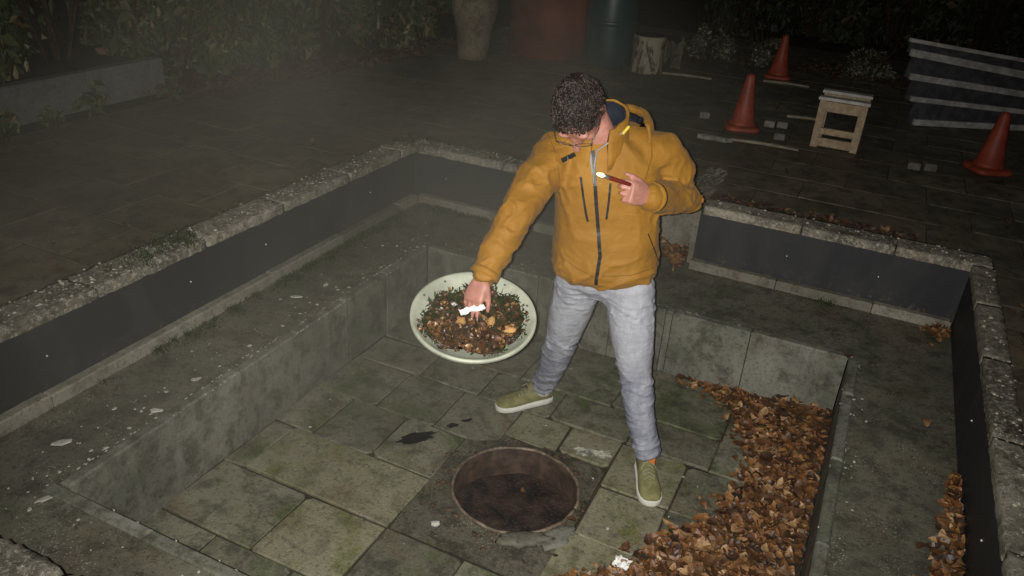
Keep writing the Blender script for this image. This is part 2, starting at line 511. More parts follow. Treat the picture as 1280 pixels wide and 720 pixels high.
# --- floor slabs, laid in uneven rows
def slab(x0, x1, y0, y1, ztop, thick, gap=0.0045, jit=0.010, bev=0.004, tilt=0.006, dzr=.003):
    g = gap
    j = lambda: R.uniform(-jit, jit) * .5
    c = [(x0 + g + j(), y0 + g + j()), (x1 - g + j(), y0 + g + j()), (x1 - g + j(), y1 - g + j()), (x0 + g + j(), y1 - g + j())]
    # broken-off corners
    poly = []
    for i, p in enumerate(c):
        if R.random() < 0.30:
            q0, q1 = c[i - 1], c[(i + 1) % 4]
            d = R.uniform(.006, .022)
            for q in (q0, q1):
                L = math.hypot(q[0] - p[0], q[1] - p[1])
                poly.append((p[0] + (q[0] - p[0]) / L * d, p[1] + (q[1] - p[1]) / L * d))
        else:
            poly.append(p)
    cx, cy = (x0 + x1) / 2, (y0 + y1) / 2
    tx, ty, dz = R.uniform(-tilt, tilt), R.uniform(-tilt, tilt), R.uniform(-dzr, dzr)
    def ring(ins, z):
        return [V((cx + (px - cx) * (1 - ins / max(.05, abs(px - cx) + .001)), cy + (py - cy) * (1 - ins / max(.05, abs(py - cy) + .001)),
                   z + dz + ((px - cx) * tx + (py - cy) * ty) / .3)) for px, py in poly]
    mb = MB()
    mb.loft([ring(0, ztop - thick), ring(0, ztop - bev), ring(bev, ztop)])
    return mb
rows = [
    (1.27, 1.60, [-2.085, -1.80, -1.45, -1.10, -.80, -.50, -.20, .165]),
    (1.60, 1.93, [-2.085, -1.65, -1.28, -.95, -.64, -.32, 0.0, .165]),
    (1.93, 2.25, [-2.085, -1.97, -1.28, None, -.68, -.37, -.05, .165]),
    (2.25, 2.56, [-2.085, -1.88, -1.58, -1.28, None, -.65, -.36, -.05, .165]),
    (2.56, 2.88, [-2.085, -1.76, -1.45, -1.15, None, -.66, -.36, -.05, .165]),
    (2.88, 3.12, [-2.085, -1.72, -1.39, -1.02, -.65, -.27, .165]),
    (3.12, 3.565, [-2.085, -1.70, -1.27, -.80, -.27, .165])]
for y0, y1, xs in rows:
    for a, b in zip(xs, xs[1:]):
        if a is None or b is None:
            continue
        mb = slab(a, b, y0, y1, 0.0, .045)
        near = math.hypot((a + b) / 2 + .62, (y0 + y1) / 2 - 2.48) < .42 or (a < -1.9 < b and y0 == 1.93) or (a == -1.65 and y0 == 1.60)
        build('paving_slab', mb, M['slab_mossy' if near else 'slab'], pit_floor)
# slabs beside the drum, narrower
build('paving_slab', slab(-1.15, -.90, 2.66, 2.88, .0, .045), M['slab_mossy'], pit_floor)
build('paving_slab', slab(-.90, -.66, 2.68, 2.88, .0, .045), M['slab_mossy'], pit_floor)

# mortar and dirt bed round the drum
HC, HR = V((-.945, 2.36, 0)), 0.262
mb = MB()
n = 48
rings = []
for k_, (f, zz) in enumerate(((0, .006), (.06, .003), (.3, -.001), (1, -.004))):
    ring = []
    for q in range(n):
        a = q * 2 * math.pi / n
        d = V((math.cos(a), math.sin(a), 0))
        # outer square
        lim = min((.285 if d.x > 0 else .335) / max(1e-4, abs(d.x)), (.315 if d.y > 0 else .425) / max(1e-4, abs(d.y)))
        p = HC + d * (HR * (1 - f) + lim * f)
        z = zz + nz(p, 14, 3) * .006 * (0.3 + f)
        ring.append(V((p.x, p.y, z)))
    rings.append(ring)
mb.loft(rings, False)
build('mortar_bed', mb, M['mortar'], pit_floor, True)

# --- seat ledge: facing slabs on edge round the pit floor, ledge fill, kerb strip
ledge = struct(frame_sheet('ledge', (PL - .02, PN - .02, PR + .02, 4.62), (UL, VN, UR, VB), ZL - .004, M['ledge']))
def facing(x0, x1, y0, y1, proud=0):
    cx, cy = (x0 + x1) / 2, (y0 + y1) / 2
    mb = MB().box((cx, cy, ZL / 2 - .018 + R.uniform(-.002, .002)), (x1 - x0 - .004, y1 - y0 - .004, ZL + .05), None, .007)
    build('facing_slab', mb, M['facing'], ledge)
fv = [1.275, 1.72, 2.08, 2.44, 2.80, 3.16, 3.565]
for a, b in zip(fv, fv[1:]):
    o = .006 if b <= 1.73 else R.uniform(-.003, .003)
    facing(UL - .045 + o, UL + .004 + o, a, b)
fu = [-2.085, -1.76, -1.40, -1.33, -.98, -.70, -.665, -.28, .165]
for a, b in zip(fu, fu[1:]):
    o = R.uniform(-.003, .003)
    facing(a, b, VB - .004 + o, VB + .046 + o)
fv2 = [1.275, 1.75, 2.25, 2.75, 3.25, 3.565]
for a, b in zip(fv2, fv2[1:]):
    facing(UR - .004, UR + .046, a, b)
fu2 = [-2.14, -1.70, -1.25, -.80, -.35, .216]
for a, b in zip(fu2, fu2[1:]):
    facing(a, b, VN - .05, VN)

def strip(x0, x1, y0, y1, z0, z1):
    mb = MB().box(((x0 + x1) / 2, (y0 + y1) / 2, (z0 + z1) / 2), (x1 - x0 - .004, y1 - y0 - .004, z1 - z0), None, .006)
    build('kerb_strip', mb, M['kerb'], ledge)
ys = [.90, 1.55, 2.2, 2.78, 3.36, 3.94, 4.15]
for a, b in zip(ys, ys[1:]):
    strip(PL, PL + .055, a, b, ZL - .03, ZK + R.uniform(-.003, .003))
for a, b in ((-2.50, -1.95), (-1.95, -1.40), (-.735, -.26), (-.26, .23), (.23, .60)):
    strip(a, b, PB - .055, PB, ZL - .03, ZK + R.uniform(-.003, .003))
for a, b in ((-2.5, -1.9), (-1.9, -1.3), (-1.3, -.7), (-.7, 0), (0, .55)):
    strip(a, b, PN, PN + .05, ZL - .03, ZK)

# --- black liner boards with bright nails
def liner(label, x0, x1, y0, y1, nails):
    c = V(((x0 + x1) / 2, (y0 + y1) / 2, ZL))
    t = thing('liner_board', label, 'board', c)
    build('board', MB().box((c.x, c.y, (ZL - .02 + ZT) / 2), (x1 - x0, y1 - y0, ZT - ZL + .02), None, .003), M['liner'], t)
    for p, nrm in nails:
        q = V(p) + V(nrm) * .002
        build('nail', MB().ell(q, V((.0045, 0, 0)), V((0, .0045, 0)), V((0, 0, .0045)), 8, 6), M['nail'], t, True)
liner('long black plastic board lining the smoky left wall of the pit', PL - .014, PL, PN + .002, PB - .002,
      [((PL, v, z), (1, 0, 0)) for v, z in ((1.6, .52), (2.31, .53), (2.8, .53), (3.70, .53))])
liner('black plastic board lining the back wall behind the dish', PL - .014, -1.40, PB, PB + .014, [((u, PB, .52), (0, -1, 0)) for u in (-2.33, -1.88)])
liner('black plastic board lining the back wall right of the man', -.735, PR + .014, PB, PB + .014, [((u, PB, .52), (0, -1, 0)) for u in (-.24, .22)])
liner('black plastic board lining the right wall beside the leaf strewn ledge', PR, PR + .014, PN + .002, PB - .002,
      [((PR, v, .52), (-1, 0, 0)) for v in (1.85, 2.30, 3.0)])
liner('black plastic board lining the near wall of the pit', PL, PR, PN - .014, PN, [])

# --- coping stones round the pit
def rough_block(x0, x1, y0, y1, z0, z1, amp, seg=0.022):
    """a stone with crumbled faces and edges"""
    nx, ny, nz_ = max(2, round((x1 - x0) / seg)), max(2, round((y1 - y0) / seg)), 2
    bm = bmesh.new()
    idx = {}
    def vert(i, j, k):
        key = (i, j, k)
        if key not in idx:
            p = V((x0 + (x1 - x0) * i / nx, y0 + (y1 - y0) * j / ny, z0 + (z1 - z0) * k / nz_))
            edge = sum((i in (0, nx), j in (0, ny), k == nz_))
            c = V(((x0 + x1) / 2, (y0 + y1) / 2, (z0 + z1) / 2))
            d = nz(p, 22, 1.3) * amp * .35 + nz(p, 62, 5) * amp * .55
            q = p + V((nz(p, 35, 9), nz(p, 35, 19), 0)) * amp * .5
            q.z += d
            if edge >= 2:
                a = amp * (.10 + 1.1 * max(0, nz(p, 24, 33)) + .4 * max(0, nz(p, 60, 3)))
                if i == 0: q.x += a
                if i == nx: q.x -= a
                if j == 0: q.y += a
                if j == ny: q.y -= a
                if k == nz_: q.z -= a * .8
            idx[key] = bm.verts.new(q)
        return idx[key]
    def face(a, b, c, d):
        bm.faces.new((vert(*a), vert(*b), vert(*c), vert(*d)))
    for i in range(nx):
        for j in range(ny):
            face((i, j, nz_), (i + 1, j, nz_), (i + 1, j + 1, nz_), (i, j + 1, nz_))
    for i in range(nx):
        for k in range(nz_):
            face((i, 0, k), (i + 1, 0, k), (i + 1, 0, k + 1), (i, 0, k + 1))
            face((i + 1, ny, k), (i, ny, k), (i, ny, k + 1), (i + 1, ny, k + 1))
    for j in range(ny):
        for k in range(nz_):
            face((0, j + 1, k), (0, j, k), (0, j, k + 1), (0, j + 1, k + 1))
            face((nx, j, k), (nx, j + 1, k), (nx, j + 1, k + 1), (nx, j, k + 1))
    me = bpy.data.meshes.new('coping_stone')
    bm.to_mesh(me)
    bm.free()
    me.polygons.foreach_set('use_smooth', [True] * len(me.polygons))
    return me
coping = struct(frame_sheet('coping', (PL - .17, PN - .17, PR + .11, PB + .165), (PL - .002, PN - .002, PR + .002, PB + .002), .648, M['mortar']))
def cope(x0, x1, y0, y1, amp, smooth=True):
    build('coping_stone', rough_block(x0 + .003, x1 - .003, y0 + .003, y1 - .003, .655, ZC, amp), M['coping'], coping)
ys = [.68, 1.25, 1.85, 2.42, 2.95, 3.5, 4.03, 4.36]
for a, b in zip(ys, ys[1:]):
    cope(PL - .165, PL + .012, a, b, .009)
xs = [-2.545, -1.95, -1.37]
for a, b in zip(xs, xs[1:]):
    cope(a, b, PB - .012, PB + .155, .009)
xs = [-.72, -.20, .26, .70]
for a, b in zip(xs, xs[1:]):
    cope(a, b, PB - .012, PB + .155, .005)
ys = [.68, 1.4, 2.05, 2.62, 3.2, 3.72, 4.185]
for a, b in zip(ys, ys[1:]):
    cope(PR - .010, PR + .095, a, b, .006)
xs = [-2.545, -2.0, -1.45, -.9, -.3, .25, .60]
for a, b in zip(xs, xs[1:]):
    cope(a, b, PN - .16, PN + .012, .012)

peb = MB()
for _ in range(1500):
    t = R.random()
    if t < .55: p = (PL - .165 + .17 * R.random() ** .8, R.uniform(.7, 4.35))
    elif t < .70: p = (R.uniform(-2.7, -1.4), PB + R.uniform(0, .15))
    elif t < .85: p = (PR + R.uniform(0, .09), R.uniform(.9, 4.2))
    elif t < .92: p = (R.uniform(-.7, .7), PB + R.uniform(0, .15))
    else: p = (R.uniform(-2.5, -1.0), PN - R.uniform(0, .16))
    s_ = R.choice((.003, .004, .005, .007)) * R.uniform(.7, 1.4)
    o_ = len(peb.v)
    c_ = V((p[0], p[1], ZC - .001 + R.uniform(-.002, .002)))
    a0_ = R.uniform(0, 6.28)
    r1_ = [c_ + V((math.cos(a0_ + q * 1.2566) * s_ * R.uniform(.7, 1.3), math.sin(a0_ + q * 1.2566) * s_ * R.uniform(.7, 1.3), 0)) for q in range(5)]
    peb.add(r1_ + [c_ + (q - c_) * .5 + V((0, 0, s_ * .7)) for q in r1_], [(i, (i + 1) % 5, (i + 1) % 5 + 5, i + 5) for i in range(5)] + [(5, 6, 7, 8, 9)])
tag(build('pebbles', peb, M['pebble'], coping), kind='stuff')

# --- the recessed step in the back wall, behind the man
mb = MB()
mb.box((-1.07, 4.40, (ZL + .665) / 2), (.66, .10, .665 - ZL + .03), None, .008)
build('step_riser', mb, M['kerb'], ledge)
build('step_cheek', MB().box((-.745, 4.275, .51), (.03, .16, .33), None, .006), M['kerb'], ledge)
build('step_cheek', MB().box((-1.40, 4.275, .51), (.03, .12, .33), None, .006), M['kerb'], ledge)

# ---------------------------------------------------------------- terrace pavers
terrace = struct(frame_sheet('terrace', (-8, -2.5, 6, 11.5), (PL - .16, PN - .15, PR + .09, 4.36), ZD - .0022, M['joint']))
spots = []
def paver_field(x0, x1, y0, y1, w, h):
    y = y0
    r = 0
    while y < y1 - .05:
        hh = min(h, y1 - y)
        x = x0 - (w * .5 if r % 2 else 0)
        while x < x1 - .02:
            a, b = max(x, x0), min(x + w, x1)
            if b - a > .05:
                spots.append((a, b, y, y + hh))
            x += w
        y += h
        r += 1
paver_field(-4.55, PL - .172, .2, 4.36, .46, .36)
paver_field(-4.2, 5.6, 4.37, 10.4, .46, .36)
paver_field(PR + .10, 3.4, .2, 4.36, .46, .36)
paver_field(PL - .172, PR + .10, -.4, PN - .165, .46, .36)
def in_view(p):
    c = cam.matrix_world.inverted() @ V(p)
    if c.z > -.3:
        return None
    x, y = 1000 * c.x / -c.z + 640, 360 - 1000 * c.y / -c.z
    return (x, y, -c.z) if -60 < x < 1340 and -30 < y < 760 else None
seen, rest = [], []
for s_ in spots:
    q = in_view(((s_[0] + s_[1]) / 2, (s_[2] + s_[3]) / 2, ZD))
    (seen if q else rest).append((q[2] if q else 99, s_))
seen.sort(key=lambda t: t[0])
stuffp = MB()
for i, (dep, s_) in enumerate(seen + rest):
    mb = slab(*s_, ZD, .035, .0016, .008, .002, .0018, .0012)
    if i < 290 and dep < 90:
        build('paver', mb, M['paver'], terrace)
    else:
        stuffp.add(mb.v, mb.f)
tag(build('pavers', stuffp, M['paver'], terrace), kind='stuff')

# ---------------------------------------------------------------- fire drum sunk in the pit floor
fd = thing('fire_drum', 'rusty round steel fire drum sunk in the floor slabs between the feet', 'fire pit', HC + V((0, 0, -.42)))
mb = MB()
prof = [(HR - .012, -.40), (HR - .010, -.2), (HR - .008, 0.012), (HR, .012), (HR + .004, -.1), (HR + .004, -.42)]
mb.lathe(prof, 56, HC)
build('drum_wall', mb, M['rust'], fd, True)
mb = MB()
rr = []
for q in range(56):
    a = q * 2 * math.pi / 56
    rj = HR - .004 + .006 * noise.noise(V((math.cos(a) * 4, math.sin(a) * 4, 2)))
    rr.append(HC + V((math.cos(a) * rj, math.sin(a) * rj, .012 + .006 * noise.noise(V((math.cos(a) * 3, math.sin(a) * 3, 8))))))
rr.append(rr[0])
mb.tube(rr, .0075, 8, False)
build('rim', mb, M['rim'], fd, True)
mb = MB()
rings = []
for r_ in (.262, .24, .2, .16, .12, .08, .04, .001):
    rings.append([HC + V((math.cos(q * math.pi / 20) * r_, math.sin(q * math.pi / 20) * r_,
                          -.125 + .03 * (1 - r_ / .26) + .016 * nz((math.cos(q * math.pi / 20) * r_, math.sin(q * math.pi / 20) * r_, 0), 11, 4))) for q in range(40)])
mb.loft(rings, False)
build('ash_bed', mb, M['ash'], fd, True)

# ---------------------------------------------------------------- leaves
def leaf_mesh(i, L=.056, Wd=.019):
    rr = random.Random(100 + i)
    mb = MB()
    nseg = 5
    curl, cup, tw = rr.uniform(-.9, 1.1), rr.uniform(.0, .5), rr.uniform(-.5, .5)
    L *= rr.uniform(.85, 1.2)
    Wd *= rr.uniform(.65, 1.25)
    P_ = []
    for s_ in range(nseg + 1):
        t = s_ / nseg
        w = Wd * math.sin(math.pi * min(1, max(0.03, t)) ** .85) * rr.uniform(.85, 1.1) + .001
        x = (t - .5) * L
        z = curl * L * (t - .5) ** 2 * 1.2
        for sd in (-1, 0, 1):
            P_.append(V((x, sd * w, z + abs(sd) * w * cup + sd * w * tw * (t - .3))))
    fs = []
    for s_ in range(nseg):
        for c_ in range(2):
            a = s_ * 3 + c_
            fs.append((a, a + 3, a + 4, a + 1))
    mb.add(P_, fs)
    return mb
LEAF = [leaf_mesh(i) for i in range(12)]
LEAFME = []
for i, mb in enumerate(LEAF):
    me = mesh('fallen_leaf', mb)
    me.materials.append(M['leaf'])
    LEAFME.append(me)
def rnd_rot(tilt):
    return (Matrix.Rotation(R.uniform(0, 6.283), 3, 'Z') @ Matrix.Rotation(R.gauss(0, tilt), 3, 'X') @ Matrix.Rotation(R.gauss(0, tilt), 3, 'Y'))
def scatter_into(mb, p, tilt, s):
    m = rnd_rot(tilt)
    src = R.choice(LEAF)
    mb.add([m @ (q * s) + V(p) for q in src.v], src.f)
def inpoly(x, y, poly):
    c = False
    for i in range(len(poly)):
        (x1, y1), (x2, y2) = poly[i - 1], poly[i]
        if (y1 > y) != (y2 > y) and x < (x2 - x1) * (y - y1) / (y2 - y1) + x1:
            c = not c
    return c
PILE = [(.165, 3.56), (-.62, 3.565), (-.42, 3.50), (-.28, 3.40), (-.20, 3.26), (-.15, 3.14), (-.12, 3.0), (-.09, 2.86), (-.16, 2.76), (-.17, 2.66), (-.13, 2.58), (-.24, 2.50), (-.30, 2.36), (-.40, 2.24), (-.44, 2.12), (-.62, 1.98), (-.62, 1.5), (.165, 1.3)]
def pile_h(x, y):
    e = sstep(0, .22, x + .20 + .13 * max(0, (2.9 - y)))
    b = sstep(3.30, 3.56, y)
    return .004 + .030 * max(0, e) * (.75 + .5 * nz((x, y, 0), 6, 2)) + .03 * b * sstep(-.5, 0, x)
bed = MB()
cnt = 0
while cnt < 6500:
    x, y = R.uniform(-.66, .165), R.uniform(1.3, 3.56)
    if not inpoly(x + R.gauss(0, .045), y + R.gauss(0, .045), PILE):
        if R.random() > .02 or not inpoly(x + .07, y, PILE):
            continue
    scatter_into(bed, (x, y, R.uniform(.25, 1) * pile_h(x, y) + .006), .22, R.choice((.3, .45, .6, .7, .85, 1.0)) * R.uniform(.85, 1.15))
    cnt += 1
# mound under the leaves
mound = MB()
gx, gy = 22, 60
vs_, fs_ = [], []
for j in range(gy + 1):
    for i in range(gx + 1):
        x, y = -.62 + .785 * i / gx, 1.3 + 2.26 * j / gy
        inside = inpoly(x + .03 if x < .1 else x - .02, y - .02, PILE)
        vs_.append((x, y, pile_h(x, y) * .75 if inside else -.03))
for j in range(gy):
    for i in range(gx):
        a = j * (gx + 1) + i
        fs_.append((a, a + 1, a + gx + 2, a + gx + 1))
mound.add(vs_, fs_)
tag(build('leaf_mound', mound, M['soil'], None, True), 'damp leaf mould under the brown leaves in the right of the pit', 'leaf mould', kind='stuff')
for _ in range(330):   # ledge drift by the right board
    y = R.uniform(1.6, 2.85)
    w = .105 * sstep(2.9, 2.1, y) + .012
    x = PR - abs(R.gauss(0, w * .55)) - .012
    scatter_into(bed, (x, y, ZL + .012 + R.uniform(0, .03) * sstep(.46, .6, x)), .5, R.uniform(.7, 1.1))
for _ in range(60):
    scatter_into(bed, (PR - abs(R.gauss(0, .06)) - .02, 4.17 - abs(R.gauss(0, .09)), ZL + .012), .45, R.uniform(.6, 1.0))
for _ in range(240):   # drift in the recessed step
    scatter_into(bed, (R.uniform(-1.36, -.765), 4.34 - abs(R.gauss(0, .14)), ZL + .01 + R.uniform(0, .06)), .5, R.uniform(.7, 1.1))
tag(build('fallen_leaves', bed, M['leafbed']), 'drift of brown autumn leaves filling the right of the pit', 'leaves', kind='stuff')
deckl = MB()
for _ in range(500):
    x = R.uniform(PR + .13, PR + 1.3)
    y = R.uniform(1.6, 3.9)
    if nz((x, y, 0), 1.6, 8) < -.05 and R.random() < .85:
        continue
    scatter_into(deckl, (x, y, ZD + .012 + R.uniform(0, .02)), .4, R.uniform(.7, 1.1))
for _ in range(150):
    scatter_into(deckl, (R.uniform(-.72, .35), PB + .19 + abs(R.gauss(0, .035)), ZD + .010), .4, R.uniform(.5, .9))
for _ in range(900):
    x = R.uniform(-3.9, 2.2)
    scatter_into(deckl, (x, 8.75 + .18 * (x + 2) + R.gauss(0, .22), ZD + .012), .4, R.uniform(.7, 1.4))
for _ in range(700):
    t = R.random()
    scatter_into(deckl, (-4.45 + .5 * t - abs(R.gauss(0, .22)) + .1, 4.3 + 3.4 * t + R.gauss(0, .2), ZD + .012 + R.uniform(0, .03)), .45, R.uniform(.7, 1.4))
for _ in range(170):
    p = (R.uniform(-4.4, 3), R.uniform(.4, 8.5), ZD + .012)
    if PL - .2 < p[0] < PR + .15 and p[1] < 4.4:
        continue
    scatter_into(deckl, p, .3, R.uniform(.5, 1.0))
tag(build('leaf_litter', deckl, M['deckleaf']), 'thin brown leaf litter blown along the terrace edges', 'leaves', kind='stuff')
def one_leaf(p, tilt, s, label, group=None):
    o = bpy.data.objects.new('fallen_leaf', R.choice(LEAFME))
    COL.objects.link(o)
    o.location = p
    o.rotation_euler = rnd_rot(tilt).to_euler()
    o.scale = (s, s, s)
    return tag(o, label, 'leaf', group)
n_l = 0
while n_l < 270:
    x, y = R.uniform(-.60, .16), R.uniform(1.85, 3.55)
    if not inpoly(x, y, PILE):
        continue
    one_leaf((x, y, pile_h(x, y) + R.uniform(.006, .012)), .20, R.uniform(.65, 1.25), 'curled brown leaf on top of the drift heaped against the right ledge', 'brown leaves heaped against the right ledge')
    n_l += 1
one_leaf((-.675, 2.30, .016), .25, .95, 'single orange brown leaf lying beside the drum rim')
one_leaf((.50, 3.20, ZL + .008), .2, .8, 'single yellowish leaf flat on the right ledge near the board')
one_leaf((.165, 3.58, ZL + .012), .3, .9, 'orange leaf caught on the corner of the back ledge')
one_leaf((-.42, 5.15, ZD + .012), .3, 1.1, 'reddish leaf alone on the dark pavers before the stool')
one_leaf((-.95, 2.46, -.087), .2, .7, 'pale leaf lying in the ash inside the drum')

# ---------------------------------------------------------------- small litter in the pit
def blob(cx, cy, rx, ry, z, h, rot, seed, nseg=22):
    mb = MB()
    ca, sa = math.cos(rot), math.sin(rot)
    rings = []
    for f, zz in ((1.0, 0), (.9, h * .8), (.5, h), (.08, h)):
        ring = []
        for q in range(nseg):
            a = q * 2 * math.pi / nseg
            rad = f * (1 + .42 * noise.noise(V((math.cos(a) * 1.6, math.sin(a) * 1.6, seed))) + .30 * noise.noise(V((math.cos(a) * 4, math.sin(a) * 4, seed))) + .16 * noise.noise(V((math.cos(a) * 9, math.sin(a) * 9, seed))))
            x, y = math.cos(a) * rx * rad, math.sin(a) * ry * rad
            ring.append(V((cx + x * ca - y * sa, cy + x * sa + y * ca, z + zz)))
        rings.append(ring)
    mb.loft(rings)
    return mb
for c_, lab in (((-1.465, 2.445, .085, .034, 2.0), 'big black soot stain on the floor slabs left of the drum'), ((-1.375, 2.60, .026, .018, 4.0), 'small round soot spot between the big stain and the front shoe'), ((-1.335, 2.67, .026, .012, 7.0), 'thin soot streak nearest the front shoe')):
    tag(build('soot_stain', blob(c_[0], c_[1], c_[2], c_[3], .0045, .002, .9, c_[4], 40), M['soot']), lab, 'stain')
def crumple(c, sx, sy, h, seed, n=7, rot=0.0):
    mb = MB()
    vs_, fs_ = [], []
    for j in range(n + 1):
        for i in range(n + 1):
            x, y = (i / n - .5), (j / n - .5)
            kx = 1 + .3 * noise.noise(V((i * .9, j * .9, seed)))
            z = h * (.5 + noise.noise(V((i * .8, j * .8, seed + 5))) * 1.2)
            X, Y = x * sx * kx, y * sy * kx
            vs_.append(V((c[0] + X * math.cos(rot) - Y * math.sin(rot), c[1] + X * math.sin(rot) + Y * math.cos(rot), c[2] + max(.001, z))))
    for j in range(n):
        for i in range(n):
            a = j * (n + 1) + i
            fs_.append((a, a + 1, a + n + 2, a + n + 1))
    mb.add(vs_, fs_)
    return mb
tag(build('paper_scrap', crumple((-.43, 2.175, .012), .06, .055, .018, 3.0), M['paper']), 'crumpled white paper scrap at the lower edge of the leaf drift', 'paper')
tag(build('paper_scrap', crumple((-.745, 2.735, .004), .16, .055, .012, 8.0, 9, .35), M['wrap']), 'torn pale wrapper lying flat above the drum by the front foot', 'paper')
tag(build('pebble', blob(-1.13, 2.03, .020, .014, .0, .012, .5, 3.3), M['chip'], None, True), 'small white pebble on the slab left of the drum', 'pebble')
tag(build('mortar_chip', blob(-.80, 2.11, .12, .035, .004, .022, .55, 5.1), M['kerb'], None, True), 'broken tan mortar piece along the near drum rim', 'mortar')
tag(build('mortar_chip', blob(-.70, 2.19, .10, .045, .0, .010, 1.0, 6.6), M['facing'], None, True), 'flat grey mortar wedge between drum and mossy slab', 'mortar')
chips = MB()
for _ in range(330):
    t = R.random()
    if t < .45:
        p = (UL - abs(R.gauss(0, .12)), R.uniform(1.1, 3.6), ZL + .002)
        if p[0] < PL + .06: continue
    elif t < .6:
        p = (R.uniform(-2.3, -.7), VB + abs(R.gauss(0, .15)), ZL + .002)
        if p[1] > PB - .06: continue
    elif t < .75:
        p = (UR + abs(R.gauss(0, .06)), R.uniform(1.4, 3.6), ZL + .002)
    elif t < .88:
        p = (R.uniform(-2.0, -.5), VN - abs(R.gauss(0, .08)), ZL + .002)
    else:
        p = (R.uniform(-2, .0), R.uniform(1.35, 3.5), .001)
        if (V(p) - HC).length < .3: continue
    s_ = R.choice((.002, .003, .003, .004, .006)) * R.uniform(.7, 1.3)
    b2 = blob(p[0], p[1], s_ * 1.4, s_, p[2], s_ * .35, R.uniform(0, 3), R.uniform(0, 50), 7)
    chips.add(b2.v, b2.f)
for _ in range(420):
    e_ = R.choice((0, 0, 0, 1, 1, 2, 3))
    if e_ == 0: p = (UL - R.choice((.002, .046)) + R.gauss(0, .0025), R.uniform(1.35, 3.56), ZL + .0012)
    elif e_ == 1: p = (R.uniform(-2.0, .1), VB + R.choice((.003, .048)) + R.gauss(0, .003), ZL + .0012)
    elif e_ == 2: p = (UR + .008 + R.gauss(0, .006), R.uniform(1.4, 3.5), ZL + .0012)
    else: p = (R.uniform(-1.9, -.6), VN - .008 + R.gauss(0, .006), ZL + .0012)
    s_ = R.uniform(.0015, .0036)
    b2 = blob(p[0], p[1], s_ * 2.0, s_, p[2], s_ * .4, 1.57 if e_ in (0, 2) else 0.0, R.uniform(0, 50), 6)
    chips.add(b2.v, b2.f)
for (x, y, rx) in ((-2.30, 1.42, .024), (-2.10, 1.20, .016), (-2.17, 1.72, .018), (-2.2, 1.95, .014), (.24, 1.90, .02), (.235, 2.02, .013), (.215, 2.1, .012), (-2.32, 2.72, .02), (-2.28, 2.9, .016)):
    b2 = blob(x, y, rx * 1.5, rx * .7, ZL + .001, .003, R.uniform(0, 2), x * 9, 12)
    chips.add(b2.v, b2.f)
crumb = MB()
for _ in range(150):
    a = R.uniform(0, 6.283)
    d_ = HR + .006 + abs(R.gauss(0, .035)) * (1.5 if 1.8 < a < 5.6 else .7)
    s_ = R.choice((.002, .003, .005, .009)) * R.uniform(.6, 1.2)
    b2 = blob(HC.x + math.cos(a) * d_, HC.y + math.sin(a) * d_, s_ * 1.5, s_, .001, s_ * .55, R.uniform(0, 3), R.uniform(0, 60), 8)
    crumb.add(b2.v, b2.f)
tag(build('rust_crumbs', crumb, M['crumb'], None, True), 'rusty crumbs and dirt scattered round the drum rim', 'crumbs', kind='stuff')
tag(build('lime_chips', chips, M['chip']), 'scattered pale lime chips and crumbs on ledge and floor', 'chips', kind='stuff')

# moss tufts in the damp corners
mt = MB()
def tuft(x, y, z, h, nb=26, sp=.03):
    for _ in range(nb):
        a, d = R.uniform(0, 6.28), abs(R.gauss(0, sp))
        bx, by = x + math.cos(a) * d, y + math.sin(a) * d
        hh = h * R.uniform(.5, 1.2)
        lean = V((R.gauss(0, .5), R.gauss(0, .5), 0)) * hh
        w = V((math.cos(a + 1.5), math.sin(a + 1.5), 0)) * .0028
        p = V((bx, by, z))
        mt.add([p - w, p + w, p + lean + V((0, 0, hh))], [(0, 1, 2)])
for _ in range(120):
    v = R.triangular(1.6, 4.12, 3.6)
    tuft(PL + .06 + abs(R.gauss(0, .03)), v, ZL, .022)
for _ in range(70):
    tuft(PL - .08 + R.gauss(0, .05), R.choice((2.1, 2.25, 2.35, 4.2, 4.3)) + R.gauss(0, .05), ZC - .004, .022)
for _ in range(60):
    tuft(R.triangular(-2.5, -1.6, -2.4), PB - .06 - abs(R.gauss(0, .03)), ZL, .02)
for _ in range(30):
    tuft(R.uniform(-2.5, -1.5), PB + .09 + R.gauss(0, .05), ZC - .004, .015)
for x in (-1.22, -1.24, -1.28, -1.1, -.68, -1.27):
    tuft(x, R.uniform(2.0, 2.6), -.01, .02, 30)
for x in (.03, -.02):
    tuft(x, PB - .07, ZL, .03, 30)
tag(build('moss', mt, M['moss']), 'green moss and grass tufts along the damp joints', 'moss', kind='stuff')

# ---------------------------------------------------------------- background: low wall, shrubs, drums, logs
t = thing('garden_wall', 'low pale concrete garden wall below the hedge in the smoke', 'wall', (-4.75, 3.0, ZD - .04))
for a, b in ((.9, 1.62), (1.62, 2.35), (2.35, 3.62), (3.62, 4.26)):
    build('wall_panel', MB().box((-4.76 + R.uniform(-.004, .004), (a + b) / 2, ZD + .095), (.09, b - a - .006, .29), None, .008), M['wall'], t)
build('wall_bed', MB().box((-5.6, 2.4, ZD + .07), (1.55, 3.7, .26), None, .0), M['soil'], t)

